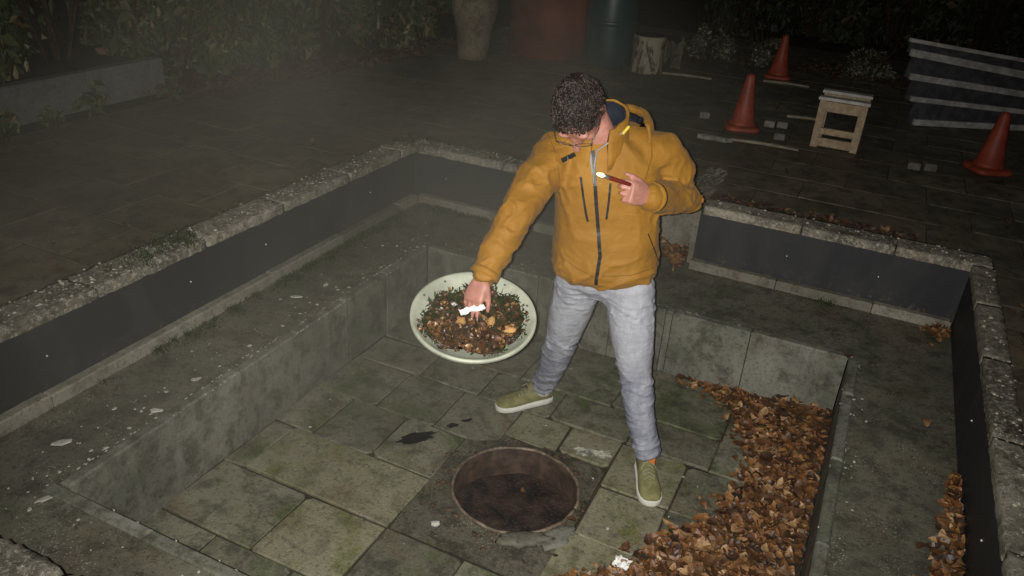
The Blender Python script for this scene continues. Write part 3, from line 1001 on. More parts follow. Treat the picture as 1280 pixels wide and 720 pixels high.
def leaf_cloud(n, rx, ry, rz, lean, size, seed, hollow=.35, low=0.0):
    rr = random.Random(seed)
    mb = MB()
    clumps = []
    for _ in range(16):
        a = rr.uniform(0, 6.283)
        d = rr.uniform(.2, 1) ** .6
        z = rr.uniform(low, 1)
        f = math.sqrt(max(.05, 1 - (z * .9) ** 2)) if z > .25 else .85
        clumps.append((V((math.cos(a) * rx * d * f, math.sin(a) * ry * d * f, z * rz)), rr.uniform(.22, .40)))
    for _ in range(n):
        c, cr = rr.choice(clumps)
        d = V((rr.gauss(0, 1), rr.gauss(0, 1), rr.gauss(0, 1))).normalized() * cr * (hollow + (1 - hollow) * rr.random() ** .5)
        p = c + V((d.x * rx * .9, d.y * ry * .9, d.z * rz * .8))
        p.z = max(.01, p.z)
        nrm = (d + V((rr.gauss(0, .6), rr.gauss(0, .6), rr.gauss(.3, .6)))).normalized()
        u = nrm.orthogonal().normalized()
        u = Quaternion(nrm, rr.uniform(0, 6.28)) @ u
        w = nrm.cross(u)
        L = size * rr.choice((.45, .7, .9, 1.0, 1.5)) * rr.uniform(.8, 1.2)
        B = L * rr.uniform(.32, .5)
        mb.add([p - u * L * .5, p + w * B * .5 - u * L * .05, p + u * L * .5 - nrm * L * .12, p - w * B * .5 - u * L * .05], [(0, 1, 2, 3)])
    return mb
def stems(n, rx, ry, rz, seed, rad=.009):
    rr = random.Random(seed)
    mb = MB()
    for _ in range(n):
        a = rr.uniform(0, 6.28)
        e = V((math.cos(a) * rx * .7, math.sin(a) * ry * .7, rz * rr.uniform(.6, .95)))
        b = V((math.cos(a) * rx * .12, math.sin(a) * ry * .12, -.02))
        m = (b + e) * .5 + V((rr.gauss(0, .04), rr.gauss(0, .04), .05))
        mb.tube([b, m, e], [rad * 1.3, rad, rad * .4], 5, False)
    return mb
SH = []
for i in range(4):
    me = mesh('foliage', leaf_cloud(2600, .62, .55, 1.0, 0, .085, 40 + i, low=0.02))
    me.materials.append(M['green'])
    ms_ = mesh('stem', stems(9, .6, .55, 1.0, 60 + i, .012))
    ms_.materials.append(M['twig'])
    SH.append((me, ms_))
SHD = []
for me, ms_ in SH:
    m_ = me.copy()
    m_.materials.clear()
    m_.materials.append(M['darkgreen'])
    SHD.append((m_, ms_))
mp = mesh('foliage', leaf_cloud(1500, .55, .45, .55, 0, .07, 77, low=0.02))
mp.materials.append(M['palegreen'])
SHP = (mp, SH[0][1])
def shrub(x, y, z, s, sz, label, group, var, rot=None):
    t = thing('shrub', label, 'shrub', (x, y, z), group)
    t.rotation_euler = (0, 0, R.uniform(0, 6.28) if rot is None else rot)
    t.scale = (s, s, sz)
    for me, nm in zip(var, ('foliage', 'stem')):
        o = bpy.data.objects.new(nm, me)
        COL.objects.link(o)
        o.parent = t
for i, (x, y, s, sz) in enumerate(((-5.25, 1.5, .9, 1.2), (-5.3, 2.3, .95, 1.3), (-5.28, 3.1, .9, 1.25), (-5.35, 3.9, .95, 1.4), (-6.2, 2.8, 1.2, 1.7), (-6.2, 4.0, 1.2, 1.8))):
    shrub(x, y, ZD + .19, s, sz, ('dark shrub above the near end of the low concrete wall', 'dark shrub above the low wall, second from its near end', 'dark shrub above the low wall, third from its near end', 'dark shrub above the far end of the low concrete wall', 'taller dark shrub in the second row above the low wall, nearer one', 'taller dark shrub in the second row above the low wall, farther one')[i], 'shrubs above the low wall', SH[i % 4])
for i, (x, y, s, sz) in enumerate(((-5.15, 4.75, .85, 1.1), (-5.05, 5.5, .9, 1.2), (-4.95, 6.25, .95, 1.2), (-4.75, 7.0, .8, 1.1), (-5.9, 5.4, 1.2, 1.7), (-5.7, 6.7, 1.2, 1.7), (-4.9, 8.0, 1.1, 1.6), (-6.3, 7.9, 1.3, 1.9), (-5.6, 9.2, 1.3, 1.9))):
    shrub(x, y, ZD - .04, s, sz, ('dark shrub just past the far end of the low wall', 'front row shrub second past the low wall end', 'front row shrub third past the low wall end', 'front row shrub directly left of the pale forked log', 'taller back row shrub behind the end of the low wall', 'taller back row shrub behind the leaf drift left of the log', 'dark shrub behind the pale forked log', 'far back row shrub left behind the forked log', 'farthest dark shrub seen between forked log and hedge')[i], 'shrubs left of the forked log', SH[(i + 1) % 4])
for i, x in enumerate((-1.9, -.95, 0.0, .95, 1.9, 2.9, 3.9, 5.0, 6.1)):
    shrub(x, 11.5 + .28 * (x + 1) + R.uniform(-.1, .1), ZD - .04, R.uniform(1.0, 1.2), R.uniform(1.5, 1.9), ('dark hedge shrub behind the white barked log', 'dark hedge shrub between white barked log and farthest cone', 'dark hedge shrub right behind the farthest cone', 'dark hedge shrub behind the wooden stool', 'dark hedge shrub between the stool and the slatted boards', 'dark hedge shrub behind the left edge of the slatted boards', 'dark hedge shrub behind the middle of the slatted boards', 'dark hedge shrub above the right cone', 'rightmost dark hedge shrub at the black edge')[i], 'dark shrubs behind the cones', SHD[i % 4])
for i, (x, y, s) in enumerate(((-1.78, 8.85, .62), (-1.2, 8.98, .5), (-.15, 9.05, .5))):
    shrub(x, y, ZD - .04, s, s, ('pale shrub just right of the white barked log', 'low pale shrub behind the farthest cone on its left', 'low pale shrub behind the farthest cone on its right')[i], None, SHP)
lp = [mesh('foliage', leaf_cloud(90, .16, .15, .17, 0, .06, 90 + i, low=.05)) for i in range(2)]
for me in lp:
    me.materials.append(M['green'])
for i, (x, y, s) in enumerate(((-4.42, 2.78, 1.25), (-4.58, 3.55, 1.0), (-4.50, 3.18, .7), (-4.5, 4.12, .8))):
    t = thing('weed', ('bushy dark weed with brown base at the near end of the low wall', 'upright dark weed against the middle of the low wall', 'small sparse weed between the two bigger weeds by the wall', 'low weed at the far end of the low wall')[i], 'plant', (x, y, ZD))
    t.scale = (s, s, s)
    o = bpy.data.objects.new('foliage', lp[i % 2]); COL.objects.link(o); o.parent = t
    o = bpy.data.objects.new('stem', mesh('stem', stems(5, .14, .14, .17, 95 + i, .004))); COL.objects.link(o); o.parent = t
    o.data.materials.append(M['twig'])

# forked pale log standing on end
def trunk(mb, pts, rads, n=22, seed=0.0, fl=.12):
    rings = []
    for (p, r_) in zip(pts, rads):
        p = V(p)
        rings.append([p + V((math.cos(q * 2 * math.pi / n), math.sin(q * 2 * math.pi / n), 0)) * r_ * (1 + fl * noise.noise(V((math.cos(q * 2 * math.pi / n) * 1.5, math.sin(q * 2 * math.pi / n) * 1.5, p.z * 1.2 + seed)))) for q in range(n)])
    return mb.loft(rings)
L0 = V((-3.63, 6.99, ZD - .02))
t = thing('log', 'pale forked log standing upright beside the dark red drum', 'log', L0)
build('trunk', trunk(MB(), [L0 + V((0, 0, z)) for z in (0, .1, .22, .36, .5, .6)], [.145, .15, .165, .19, .225, .20], 24, 2.0), M['bark'], t, True)
ax = V((math.cos(YAW), math.sin(YAW), 0))
for sgn, r0 in ((-1, .12), (1, .10)):
    build('limb', trunk(MB(), [L0 + ax * sgn * d + V((0, 0, z)) for d, z in ((.08, .42), (.12, .62), (.17, .85), (.21, 1.0))], [r0, r0 * .95, r0 * .85, r0 * .8], 18, 5.0 + sgn), M['bark'], t, True)

def lathe_thing(mat, prof, c, name, n=40):
    return MB().lathe(prof, n, c)
c = V((-3.16, 7.80, ZD - .02))
t = thing('drum', 'wide dark red drum standing between the forked log and the green barrel', 'drum', c)
build('body', MB().lathe([(.02, 0), (.40, 0), (.435, .02), (.435, .26), (.45, .28), (.45, .30), (.435, .32), (.435, .58), (.45, .60), (.45, .62), (.435, .64), (.435, .86), (.45, .88), (.44, .90)], 48, c), M['red_drum'], t, True)
build('lid', MB().lathe([(.425, .88), (.41, .885), (.2, .89), (.01, .89)], 48, c), M['red_drum'], t, True)
c = V((-2.52, 7.72, ZD - .02))
t = thing('barrel', 'tall dark green plastic rain barrel beside the white barked log', 'barrel', c)
build('body', MB().lathe([(.02, 0), (.20, 0), (.225, .02), (.238, .15), (.246, .32), (.248, .48), (.244, .66), (.236, .80), (.236, .83)], 44, c), M['green_barrel'], t, True)
build('lid', MB().lathe([(.25, .80), (.252, .83), (.24, .86), (.15, .875), (.01, .88)], 44, c), M['green_barrel'], t, True)
build('hoop', MB().lathe([(.249, .40), (.256, .41), (.256, .435), (.249, .445)], 44, c), M['green_barrel'], t, True)
c = V((-2.09, 7.62, ZD - .02))
t = thing('log', 'short white barked log with dark peeling streaks right of the barrel', 'log', c)
build('bark', trunk(MB(), [c + V((0, 0, z)) for z in (0, .05, .15, .25, .34, .355)], [.158, .16, .157, .156, .158, .150], 28, 7.0, .07), M['whitebark'], t, True)
build('cut_face', trunk(MB(), [c + V((0, 0, z)) for z in (.352, .359)], [.146, .140], 28, 7.0, .07), M['twig'], t)
tag(build('rubble_heap', crumple((-2.05, 7.98, ZD), .4, .3, .28, 4.4, 9), M['mortar'], None, False), 'dark rubble heap behind the white barked log', 'rubble', kind='stuff')

# traffic cones
def cone(x, y, rz, label, src=[None]):
    t = thing('traffic_cone', label, 'traffic cone', (x, y, ZD), 'orange traffic cones on the terrace')
    t.rotation_euler = (0, 0, rz)
    if src[0] is None:
        b = MB()
        n = 40
        def sq(h, z):
            out = []
            for q in range(n):
                a = q * 2 * math.pi / n
                e = 5
                r_ = h / (abs(math.cos(a)) ** e + abs(math.sin(a)) ** e) ** (1 / e)
                out.append(V((math.cos(a) * r_, math.sin(a) * r_, z)))
            return out
        def ci(r_, z):
            return [V((math.cos(q * 2 * math.pi / n) * r_, math.sin(q * 2 * math.pi / n) * r_, z)) for q in range(n)]
        base = MB().loft([sq(.120, 0), sq(.128, .008), sq(.128, .024), sq(.115, .034), ci(.103, .038), ci(.09, .040)], True)
        body = MB().loft([ci(.100, .036), ci(.098, .055), ci(.086, .065), ci(.058, .225), ci(.033, .375), ci(.030, .390), ci(.024, .398), ci(.018, .396), ci(.017, .36)], True)
        src[0] = (mesh('base', base, True), mesh('body', body, True))
        for me in src[0]:
            me.materials.append(M['cone'])
    for me, nm in zip(src[0], ('base', 'body')):
        o = bpy.data.objects.new(nm, me)
        COL.objects.link(o)
        o.parent = t
cone(-.88, 6.08, .3, 'orange traffic cone standing between the man and the wooden stool')
cone(.77, 6.10, .5, 'orange traffic cone in front of the slatted boards')
cone(-.95, 8.28, .1, 'farthest orange traffic cone, by the dark hedge')

# wooden step stool
c = V((-.21, 6.07, ZD))
t = thing('stool', 'small pale wooden step stool with open frame sides and white top slats', 'stool', c)
for sy, nm in ((-.13, 'front'), (.15, 'back')):
    y = c.y + sy
    for sx in (-1, 1):
        build('leg', MB().box((c.x + sx * .132, y, ZD + .165), (.048, .03, .33), None, .003), M['wood'], t)
    build('rail', MB().box((c.x, y + .001, ZD + .290), (.216, .026, .070), None, .003), M['wood'], t)
    if nm == 'front':
        build('rail', MB().box((c.x, y + .001, ZD + .118), (.216, .026, .045), None, .003), M['wood'], t)
        build('foot_rail', MB().box((c.x, y + .002, ZD + .040), (.216, .024, .060), None, .003), M['wood'], t)
for sx in (-1, 1):
    build('side_rail', MB().box((c.x + sx * .132, c.y + .01, ZD + .27), (.022, .246, .05), None, .003), M['wood'], t)
for sy in (-.118, .140):
    build('top_slat', MB().box((c.x, c.y + sy, ZD + .342), (.335, .075, .022), None, .003), M['white_wood'], t)

# slatted stack of boards at the far right
c = V((.9, 7.48, ZD))
t = thing('slatted_panel', 'stack of dark boards with pale grey batten edges fanned at the far right', 'boards', c)
slats = [((.29, 7.09, .715), (1.12, 7.61, .70)), ((.22, 7.05, .90), (1.07, 7.58, .83)), ((.17, 7.02, 1.07), (1.03, 7.55, .97)), ((.13, 6.99, 1.25), (.98, 7.52, 1.12)), ((.10, 6.98, 1.34), (.94, 7.50, 1.23))]
pn = V((.53, -.85, 0)).normalized()
def plank(mb, a, b, h, th, ext=1.0):
    a, b = V(a), V(b)
    b = b + (b - a) * ext
    d = (b - a).normalized()
    up = pn.cross(d).normalized()
    if up.z < 0: up = -up
    rot = Matrix((d, -pn, up)).transposed()
    return mb.box((a + b) / 2, ((b - a).length, th, h), rot, .003)
for i, (a, b) in enumerate(slats):
    build('batten', plank(MB(), a, b, (.048, .040, .048, .055, .028)[i], .03, .75), M['batten'], t)
for (a, b), (a2, b2) in zip(slats, slats[1:]):
    m0, m1 = (V(a) + V(a2)) / 2 - pn * .022, (V(b) + V(b2)) / 2 - pn * .022
    hgt = (V(a2) - V(a)).length + (.0 if a2[2] > 1.3 else .02)
    build('board', plank(MB(), m0, m1, hgt * .98, .02, .75), M['grey_board'], t)
for f in (.03, 1.6):
    a, b = V(slats[0][0]), V(slats[0][1])
    q = a + (b - a) * f - pn * .05
    build('post', MB().box((q.x, q.y, ZD + .33), (.04, .04, .68), None, .003), M['twig'], t)

# loose blocks and sticks on the terrace
for x, y, rz, lab in ((.31, 5.80, .1, 'left one of two loose pale blocks on the pavers before the right cone'), (.405, 5.835, .2, 'right one of two loose pale blocks on the pavers before the right cone'),
                      (-.70, 6.27, .0, 'small grey block between cone and stool, farther one on the left'), (-.615, 6.31, .1, 'small grey block between cone and stool, nearest the stool leg'), (-.585, 5.95, .15, 'small grey block between cone and stool, closest to the sticks'), (-1.19, 6.20, .3, 'grey block lying left of the middle traffic cone')):
    o = build('paving_block', MB().box((0, 0, .028), (.075, .10, .05), None, .006), M['brick'], None)
    o.location = (x, y, ZD + .003)
    o.rotation_euler = (0, 0, rz)
    tag(o, lab, 'block')
for a, b, r_, lab in (((-.88, 5.66), (-.42, 5.69), .010, 'pale stick on the pavers in front of the middle cone'), ((-.62, 6.64), (-.35, 6.68), .012, 'pale stick end poking out left behind the stool'), ((-1.9, 7.55), (-1.46, 7.62), .013, 'pale stick lying right of the white barked log'), ((-1.02, 7.92), (-.62, 7.95), .012, 'pale stick lying before the farthest cone')):
    a, b = V((*a, ZD + r_ + .008)), V((*b, ZD + r_ + .008))
    m = (a + b) / 2 + V((0, .008, .004))
    tag(build('stick', MB().tube([a, m, b], [r_, r_ * 1.1, r_ * .8], 7), M['stick'], None, True, a), lab, 'stick')
tag(build('flat_stone', blob(-1.0, 5.64, .11, .045, ZD, .03, .03, 9.0), M['brick'], None, False), 'flat pale stone lying at the left end of the stick', 'stone')
tag(build('rubble_patch', crumple((-.80, 4.70, ZD - .004), .13, .55, .010, 14.0, 12), M['coping'], None, False), 'chalky rubble strip on the pavers behind the man\'s elbow', 'rubble', kind='stuff')

# ---------------------------------------------------------------- the white dish, its pole and its heap
DC = V((-1.065, 2.139, .885))
A1 = V((.927, .374, -.035)).normalized()
hz = V((-.374, .927, 0)).normalized()
TILT = math.radians(16)
A2 = (hz * math.cos(TILT) + V((0, 0, 1)) * math.sin(TILT))
A2 = (A2 - A1 * A2.dot(A1)).normalized()
DN = A1.cross(A2).normalized()
dish = thing('dish', 'oval chalky white dish holding a heap of moss, leaves and chunks', 'dish', DC)
prof = [(.216, -.004), (.2145, .002), (.208, .002), (.20, -.006), (.17, -.026), (.12, -.045), (.06, -.055), (.003, -.057),
        (.003, -.064), (.06, -.063), (.12, -.054), (.17, -.036), (.205, -.014), (.216, -.010)]
build('bowl', MB().lathe(prof, 72, DC, A1, A2, DN), M['dish'], dish, True)
for ang in (24, 62, 128, 158):
    a = math.radians(ang)
    p = DC + (A1 * math.cos(a) + A2 * math.sin(a)) * .195 + DN * (-.007)
    build('screw', MB().ell(p, A1 * .0045, A2 * .0045, DN * .003, 8, 6), M['steel'], dish, True)
wallp = V((-1.745, 3.562, .10))
bk = DC - DN * .062
build('pole', MB().tube([bk, bk - DN * .06 + (wallp - bk).normalized() * .05, wallp + (bk - wallp).normalized() * .03], .014, 12), M['steel'], dish, True)
build('pole_plate', MB().box(wallp - V((0, .004, 0)), (.10, .008, .10), None, .002), M['steel'], dish)
# heap
rh = random.Random(21)
def bowl_z(r_):
    r_ = min(r_, .2)
    return -.057 + .051 * (r_ / .2) ** 2
def at(x, y, z):
    return DC + A1 * x + A2 * y + DN * z
mb = MB()
rings = []
nn = 48
def heap_r(a):
    return .168 * (1 + .05 * math.sin(a * 2 + 1) + .10 * noise.noise(V((math.cos(a) * 6, math.sin(a) * 6, 1.3))) + .20 * noise.noise(V((math.cos(a) * 2, math.sin(a) * 2, 3.3))))
def heap_pt(f, a):
    r_ = heap_r(a) * f
    z = bowl_z(r_) + (.048 * (1 - f * f) + .004) + .010 * noise.noise(V((math.cos(a) * r_ * 30, math.sin(a) * r_ * 30, 1.0))) * (1 - f ** 4)
    return at(math.cos(a) * r_, math.sin(a) * r_ - .004, z)
for f in (1.0, .93, .84, .72, .6, .48, .36, .24, .12, .02):
    rings.append([heap_pt(f, q * 2 * math.pi / nn) for q in range(nn)])
mb.loft(rings)
tag(build('leaf_heap', mb, M['mush'], None, True), 'dark heap of rotting leaf mould inside the white dish', 'leaf heap', kind='stuff')
mb = MB()
mossb = MB()
twigs = MB()
for _ in range(620):
    a, f = rh.uniform(0, 6.283), rh.random() ** .5 * 1.03
    p = heap_pt(min(f, 1.0), a)
    if f > 1: p += (A1 * math.cos(a) + A2 * math.sin(a)) * .012
    m = Matrix((A1, A2, DN)).transposed() @ rnd_rot(.55)
    src = rh.choice(LEAF)
    s_ = rh.uniform(.2, .5)
    if rh.random() < .7 * sstep(-.2, .8, math.sin(a) + .5 * abs(math.cos(a))) * f + .1: continue
    mb.add([m @ (q * s_) + p + DN * .008 for q in src.v], src.f)
for _ in range(4200):
    a, f = rh.uniform(0, 6.283), rh.random() ** .5 * 1.06
    up = math.sin(a) * .6 + abs(math.cos(a)) * .5
    if rh.random() > .36 + .60 * up:
        continue
    p = heap_pt(min(f, 1.0), a) + (A1 * math.cos(a) + A2 * math.sin(a)) * max(0, f - 1) * .25
    d = (DN * rh.uniform(.3, 1) + A1 * rh.gauss(0, .6) + A2 * rh.gauss(0, .6)).normalized()
    w = d.cross(V((rh.gauss(0, 1), rh.gauss(0, 1), rh.gauss(0, 1)))).normalized() * rh.uniform(.002, .005)
    L = rh.uniform(.006, .022)
    mossb.add([p - w, p + w, p + d * L * .6 + w * .8, p + d * L], [(0, 1, 2, 3)])
for _ in range(46):
    a, f = rh.uniform(0, 6.283), rh.random() ** .5 * .95
    p = heap_pt(f, a) + DN * .008
    d = (A1 * rh.gauss(0, 1) + A2 * rh.gauss(0, 1) + DN * rh.gauss(.1, .25)).normalized() * rh.uniform(.02, .05)
    twigs.tube([p - d, p + DN * .004, p + d], rh.uniform(.0014, .003), 5)
tag(build('brown_leaves', mb, M['amberleaf']), 'brown leaf scraps covering the heap in the white dish', 'leaves', kind='stuff')
tag(build('dark_moss', mossb, M['moss']), 'dark green moss sprigs over the upper heap in the dish', 'moss', kind='stuff')
tag(build('twigs', twigs, M['twig']), 'thin dark twigs mixed into the heap in the dish', 'twigs', kind='stuff')
def chunk(px, py, s, seed, label, mat='chunk'):
    r_ = math.hypot(px, py)
    f = min(.98, r_ / heap_r(math.atan2(py, px)))
    p = heap_pt(f, math.atan2(py, px)) + DN * s * .6
    mb = MB().ell((0, 0, 0), A1 * s, A2 * s * .8, DN * s * .62, 14, 9)
    mb.v = [q * (.92 + .75 * noise.noise(q * (1.1 / s) + V((seed, 0, 0))) + .25 * noise.noise(q * (3.0 / s) + V((0, seed, 0)))) + p for q in mb.v]
    tag(build('chunk', mb, M[mat], None, True, p), label, 'chunk')
chunk(.128, -.052, .022, 1.0, 'biggest pale tan chunk near the right rim of the dish')
chunk(.060, -.022, .020, 2.0, 'orange tan chunk in the dish just below the white paper')
chunk(-.036, -.036, .019, 3.0, 'dull brown chunk low in the middle of the dish', 'chunk')
chunk(-.108, .052, .013, 4.0, 'small orange chunk at the left of the dish heap')
chunk(-.076, .044, .012, 5.0, 'pale cream chunk left of the hand in the dish', 'chip')
chunk(-.112, .018, .008, 6.0, 'tiny white crumb at the left of the dish heap', 'chip')
chunk(-.125, .112, .014, 8.0, 'pinkish brown chunk at the upper left of the heap', 'leaf')
chunk(.095, -.085, .017, 9.0, 'rusty orange chunk lowest on the right of the heap', 'leaf')

# ---------------------------------------------------------------- the man
PERSON = thing('person', 'man in a mustard jacket and pale grey jeans reaching into the white dish', 'person', (-.79, 2.80, 0))
PO = V((-.79, 2.80, 0))
xh = V((.955, .30, 0)).normalized()
fh = V((xh.y, -xh.x, 0))
xs_ = V((.87, .49, 0)).normalized()
fs2 = V((xs_.y, -xs_.x, 0))
ZU = V((0, 0, 1))
sh = {'R': V((-1.005, 2.645, 1.330)), 'L': V((-.672, 2.835, 1.358))}
el = {'R': V((-1.035, 2.375, 1.180)), 'L': V((-.574, 2.924, 1.172))}
wr = {'R': V((-1.063, 2.207, 1.012)), 'L': V((-.631, 2.618, 1.255))}
hip = {'R': V((-.888, 2.715, .850)), 'L': V((-.692, 2.712, .860))}
kn = {'R': V((-.967, 2.790, .480)), 'L': V((-.612, 2.685, .520))}
an = {'R': V((-1.073, 2.918, .105)), 'L': V((-.509, 2.684, .105))}
heel = {'R': V((-1.069, 3.029, 0)), 'L': V((-.538, 2.775, 0))}
toe = {'R': V((-1.262, 2.812, 0)), 'L': V((-.424, 2.535, 0))}

# head frame: h = towards the crown, nn_ = face direction, sd = his left
HCT = V((-.921, 2.583, 1.518))
g = V((.24, -.97, 0)).normalized()
th = math.radians(63)
nn_ = g * math.cos(th) - ZU * math.sin(th)
h_ = g * math.sin(th) + ZU * math.cos(th)
sd = h_.cross(nn_).normalized()
tl = Quaternion(nn_, math.radians(12))
h_ = tl @ h_
sd = tl @ sd
if sd.x < 0: sd = -sd
HS = 1.03
def HP(s_, n_, u_):
    return HCT + (sd * s_ + nn_ * n_ + h_ * u_) * HS
def skull(S_, N_, U_):
    """unit direction -> surface point of the head in head coordinates"""
    w = .0735
    d = .106 if N_ < 0 else .098
    hh = .130
    lowf = max(0.0, -U_)
    w *= 1 - .30 * lowf ** 1.6
    s_ = S_ * w
    n_ = N_ * d * (1 - (.28 * lowf if N_ < 0 else .02 * lowf)) + .012 * lowf
    return s_, n_, U_ * hh
def skull_mb(off=0.0):
    mb = MB()
    rings = []
    for j in range(1, 20):
        ph = -math.pi / 2 + math.pi * j / 20
        ring = []
        for q in range(36):
            a = q * 2 * math.pi / 36
            d = (math.cos(a) * math.cos(ph), math.sin(a) * math.cos(ph), math.sin(ph))
            s_, n_, u_ = skull(*d)
            ring.append(HP(s_, n_, u_) + (sd * d[0] + nn_ * d[1] + h_ * d[2]) * off)
        rings.append(ring)
    return mb.loft(rings)

def hand(mb, w, d, pn_, lat, curl, sc=1.05, thumb=(.55, .75, .25), spread=.0):
    d = d.normalized()
    pn_ = (pn_ - d * pn_.dot(d)).normalized()
    lat = (lat - d * lat.dot(d) - pn_ * lat.dot(pn_)).normalized()
    def sq(c, a, b):
        out = []
        for q in range(16):
            t = q * math.pi / 8
            ct, st = math.cos(t), math.sin(t)
            e = 2.8
            r_ = 1 / (abs(ct) ** e + abs(st) ** e) ** (1 / e)
            out.append(c + lat * a * ct * r_ + pn_ * b * st * r_)
        return out
    mb.loft([sq(w + d * t * sc, a * sc, b * sc) for t, a, b in ((-.03, .026, .020), (0, .028, .019), (.03, .037, .018), (.06, .042, .016), (.085, .041, .014), (.094, .036, .010))])
    tips = []
    for i, (L, c) in enumerate(zip((.072, .080, .075, .058), curl)):
        p = w + (d * (.086 - .004 * abs(i - 1.2)) + lat * (.0315 - .021 * i)) * sc
        pts, rad = [p - d * .015], [.0098 * sc]
        a = c[0]
        fan = lat * (1.5 - i) * spread
        for fr, da, r_ in ((.46, c[1], .0092), (.30, c[2], .0084), (.24, 0, .0070)):
            pts.append(p)
            rad.append(r_ * sc)
            p = p + (d * math.cos(a) + pn_ * math.sin(a) + fan).normalized() * L * fr * sc
            a += da
        pts.append(p)
        rad.append(.0062 * sc)
        mb.tube(pts, rad, 10)
        tips.append(p)
    b = w + (d * .022 + lat * .026) * sc
    t1 = (d * thumb[0] + lat * thumb[1] + pn_ * thumb[2]).normalized()
    t2 = (d * (thumb[0] + .5) + lat * thumb[1] * .3 + pn_ * (thumb[2] + .25)).normalized()
    p1 = b + t1 * .040 * sc
    p2 = p1 + (t1 * .4 + t2 * .6).normalized() * .032 * sc
    p3 = p2 + t2 * .024 * sc
    mb.tube([b, p1, p2, p3], [.015 * sc, .0115 * sc, .010 * sc, .0075 * sc], 10)
    return tips, p3

body = MB()
b2 = skull_mb()
body.add(b2.v, b2.f)
# nose, brow, cheek, chin, ears
body.loft([[HP(x, y, z) for x, y, z in ring] for ring in (
    [(-.008, .084, .018), (.008, .084, .018), (.009, .100, .014), (-.009, .100, .014)],
    [(-.012, .082, -.010), (.012, .082, -.010), (.010, .118, -.016), (-.010, .118, -.016)],
    [(-.019, .080, -.036), (.019, .080, -.036), (.012, .133, -.040), (-.012, .133, -.040)],
    [(-.017, .080, -.046), (.017, .080, -.046), (.010, .120, -.050), (-.010, .120, -.050)])])
for sx in (-1, 1):
    body.ell(HP(sx * .030, .087, .026), sd * .026, nn_ * .013, h_ * .009, 14, 8)
    body.ell(HP(sx * .038, .071, -.028), sd * .024, nn_ * .020, h_ * .022, 14, 8)
    # ear: rim and lobe
    body.ell(HP(sx * .077, -.010, -.006), (sd * sx * .35 - nn_ * .9).normalized() * .020, sd * sx * .0085, h_ * .033, 14, 10)
    body.ell(HP(sx * .074, -.002, -.036), nn_ * .011, sd * sx * .008, h_ * .012, 12, 8)
body.ell(HP(0, .090, -.112), sd * .024, nn_ * .018, h_ * .018, 14, 8)
body.ell(HP(0, .098, -.072), sd * .022, nn_ * .010, h_ * .010, 14, 8)
body.tube([V((-.845, 2.70, 1.37)), V((-.868, 2.66, 1.435)), HP(0, -.035, -.055)], [.070, .058, .060], 20)
# trunk and limbs under the clothes (thinner than the clothes)
for c, hw, hd in (((-.80, 2.725, .90), .135, .095), ((-.81, 2.72, 1.05), .14, .095), ((-.83, 2.715, 1.22), .155, .10)):
    body.ell(V(c), xh * hw, fh * hd, ZU * .14, 18, 10)
for k_ in 'RL':
    body.tube([V((-.84, 2.72, 1.34)), sh[k_], el[k_], wr[k_]], [.06, .048, .036, .027], 14)
    body.tube([hip[k_], kn[k_], an[k_] + V((0, 0, .03)), heel[k_] * .80 + toe[k_] * .20 + V((0, 0, .075))], [.070, .048, .034, .026], 14)
    body.tube([heel[k_] * .8 + toe[k_] * .2 + V((0, 0, .055)), heel[k_] * .3 + toe[k_] * .7 + V((0, 0, .038))], [.024, .014], 12)
camr = V((.917, .399, 0))
tipsR, thR = hand(body, wr['R'] + V((-.004, -.012, -.012)), V((-.06, -.58, -.74)), V((.05, .80, -.60)), camr,
                  ((.15, .30, .25), (.22, .35, .25), (.34, .40, .30), (.48, .45, .35)), .94, (.80, .42, .35))
tipsL, thL = hand(body, wr['L'] + V((-.010, -.018, .006)), V((-.50, -.80, .32)), V((-.55, .65, -.25)), V((.1, .1, 1)),
                  ((.55, 1.0, .8), (.75, 1.1, .8), (.9, 1.1, .8), (1.0, 1.1, .8)), 1.0, (.80, .45, .15))
me = remeshed(body, .0048, 3, .5)
shift(me, PO)
me.name = 'body'
me.materials.append(M['skin'])
o = build('body', me, None, PERSON)

# face details and glasses
for sx in (-1, 1):
    build('eye', MB().ell(HP(sx * .031, .079, .004), sd * .013, nn_ * .010, h_ * .0065, 12, 8), M['eye'], PERSON, True)
build('lips', MB().ell(HP(0, .105, -.075), sd * .021, nn_ * .006, h_ * .007, 14, 8), M['lip'], PERSON, True)
mb = MB()
for sx in (-1, 1):
    ring = []
    for q in range(21):
        a = q * math.pi / 10
        e = 3.2
        ca, sa = math.cos(a), math.sin(a)
        r_ = 1 / (abs(ca) ** e + abs(sa) ** e) ** (1 / e)
        ring.append(HP(sx * .034 + ca * r_ * .026, .118 - abs(sx * .034 + ca * r_ * .026) * .14, .004 + sa * r_ * .017))
    mb.tube(ring, .0016, 6, False)
    mb.tube([HP(sx * .060, .109, .012), HP(sx * .079, .06, .012), HP(sx * .083, .0, .010), HP(sx * .080, -.022, -.004)], .0019, 6)
mb.tube([HP(-.008, .118, .008), HP(0, .121, .011), HP(.008, .118, .008)], .0016, 6)
gl = build('glasses', mb, M['frame'], PERSON, True)
for sx in (-1, 1):
    mb = MB()
    ring0 = []
    for q in range(20):
        a = q * math.pi / 10
        e = 3.2
        ca, sa = math.cos(a), math.sin(a)
        r_ = 1 / (abs(ca) ** e + abs(sa) ** e) ** (1 / e)
        ring0.append(HP(sx * .034 + ca * r_ * .025, .118 - abs(sx * .034 + ca * r_ * .025) * .14, .004 + sa * r_ * .016))
    mb.loft([ring0, [p - nn_ * .0015 for p in ring0]])
    build('lens', mb, M['lens'], gl)

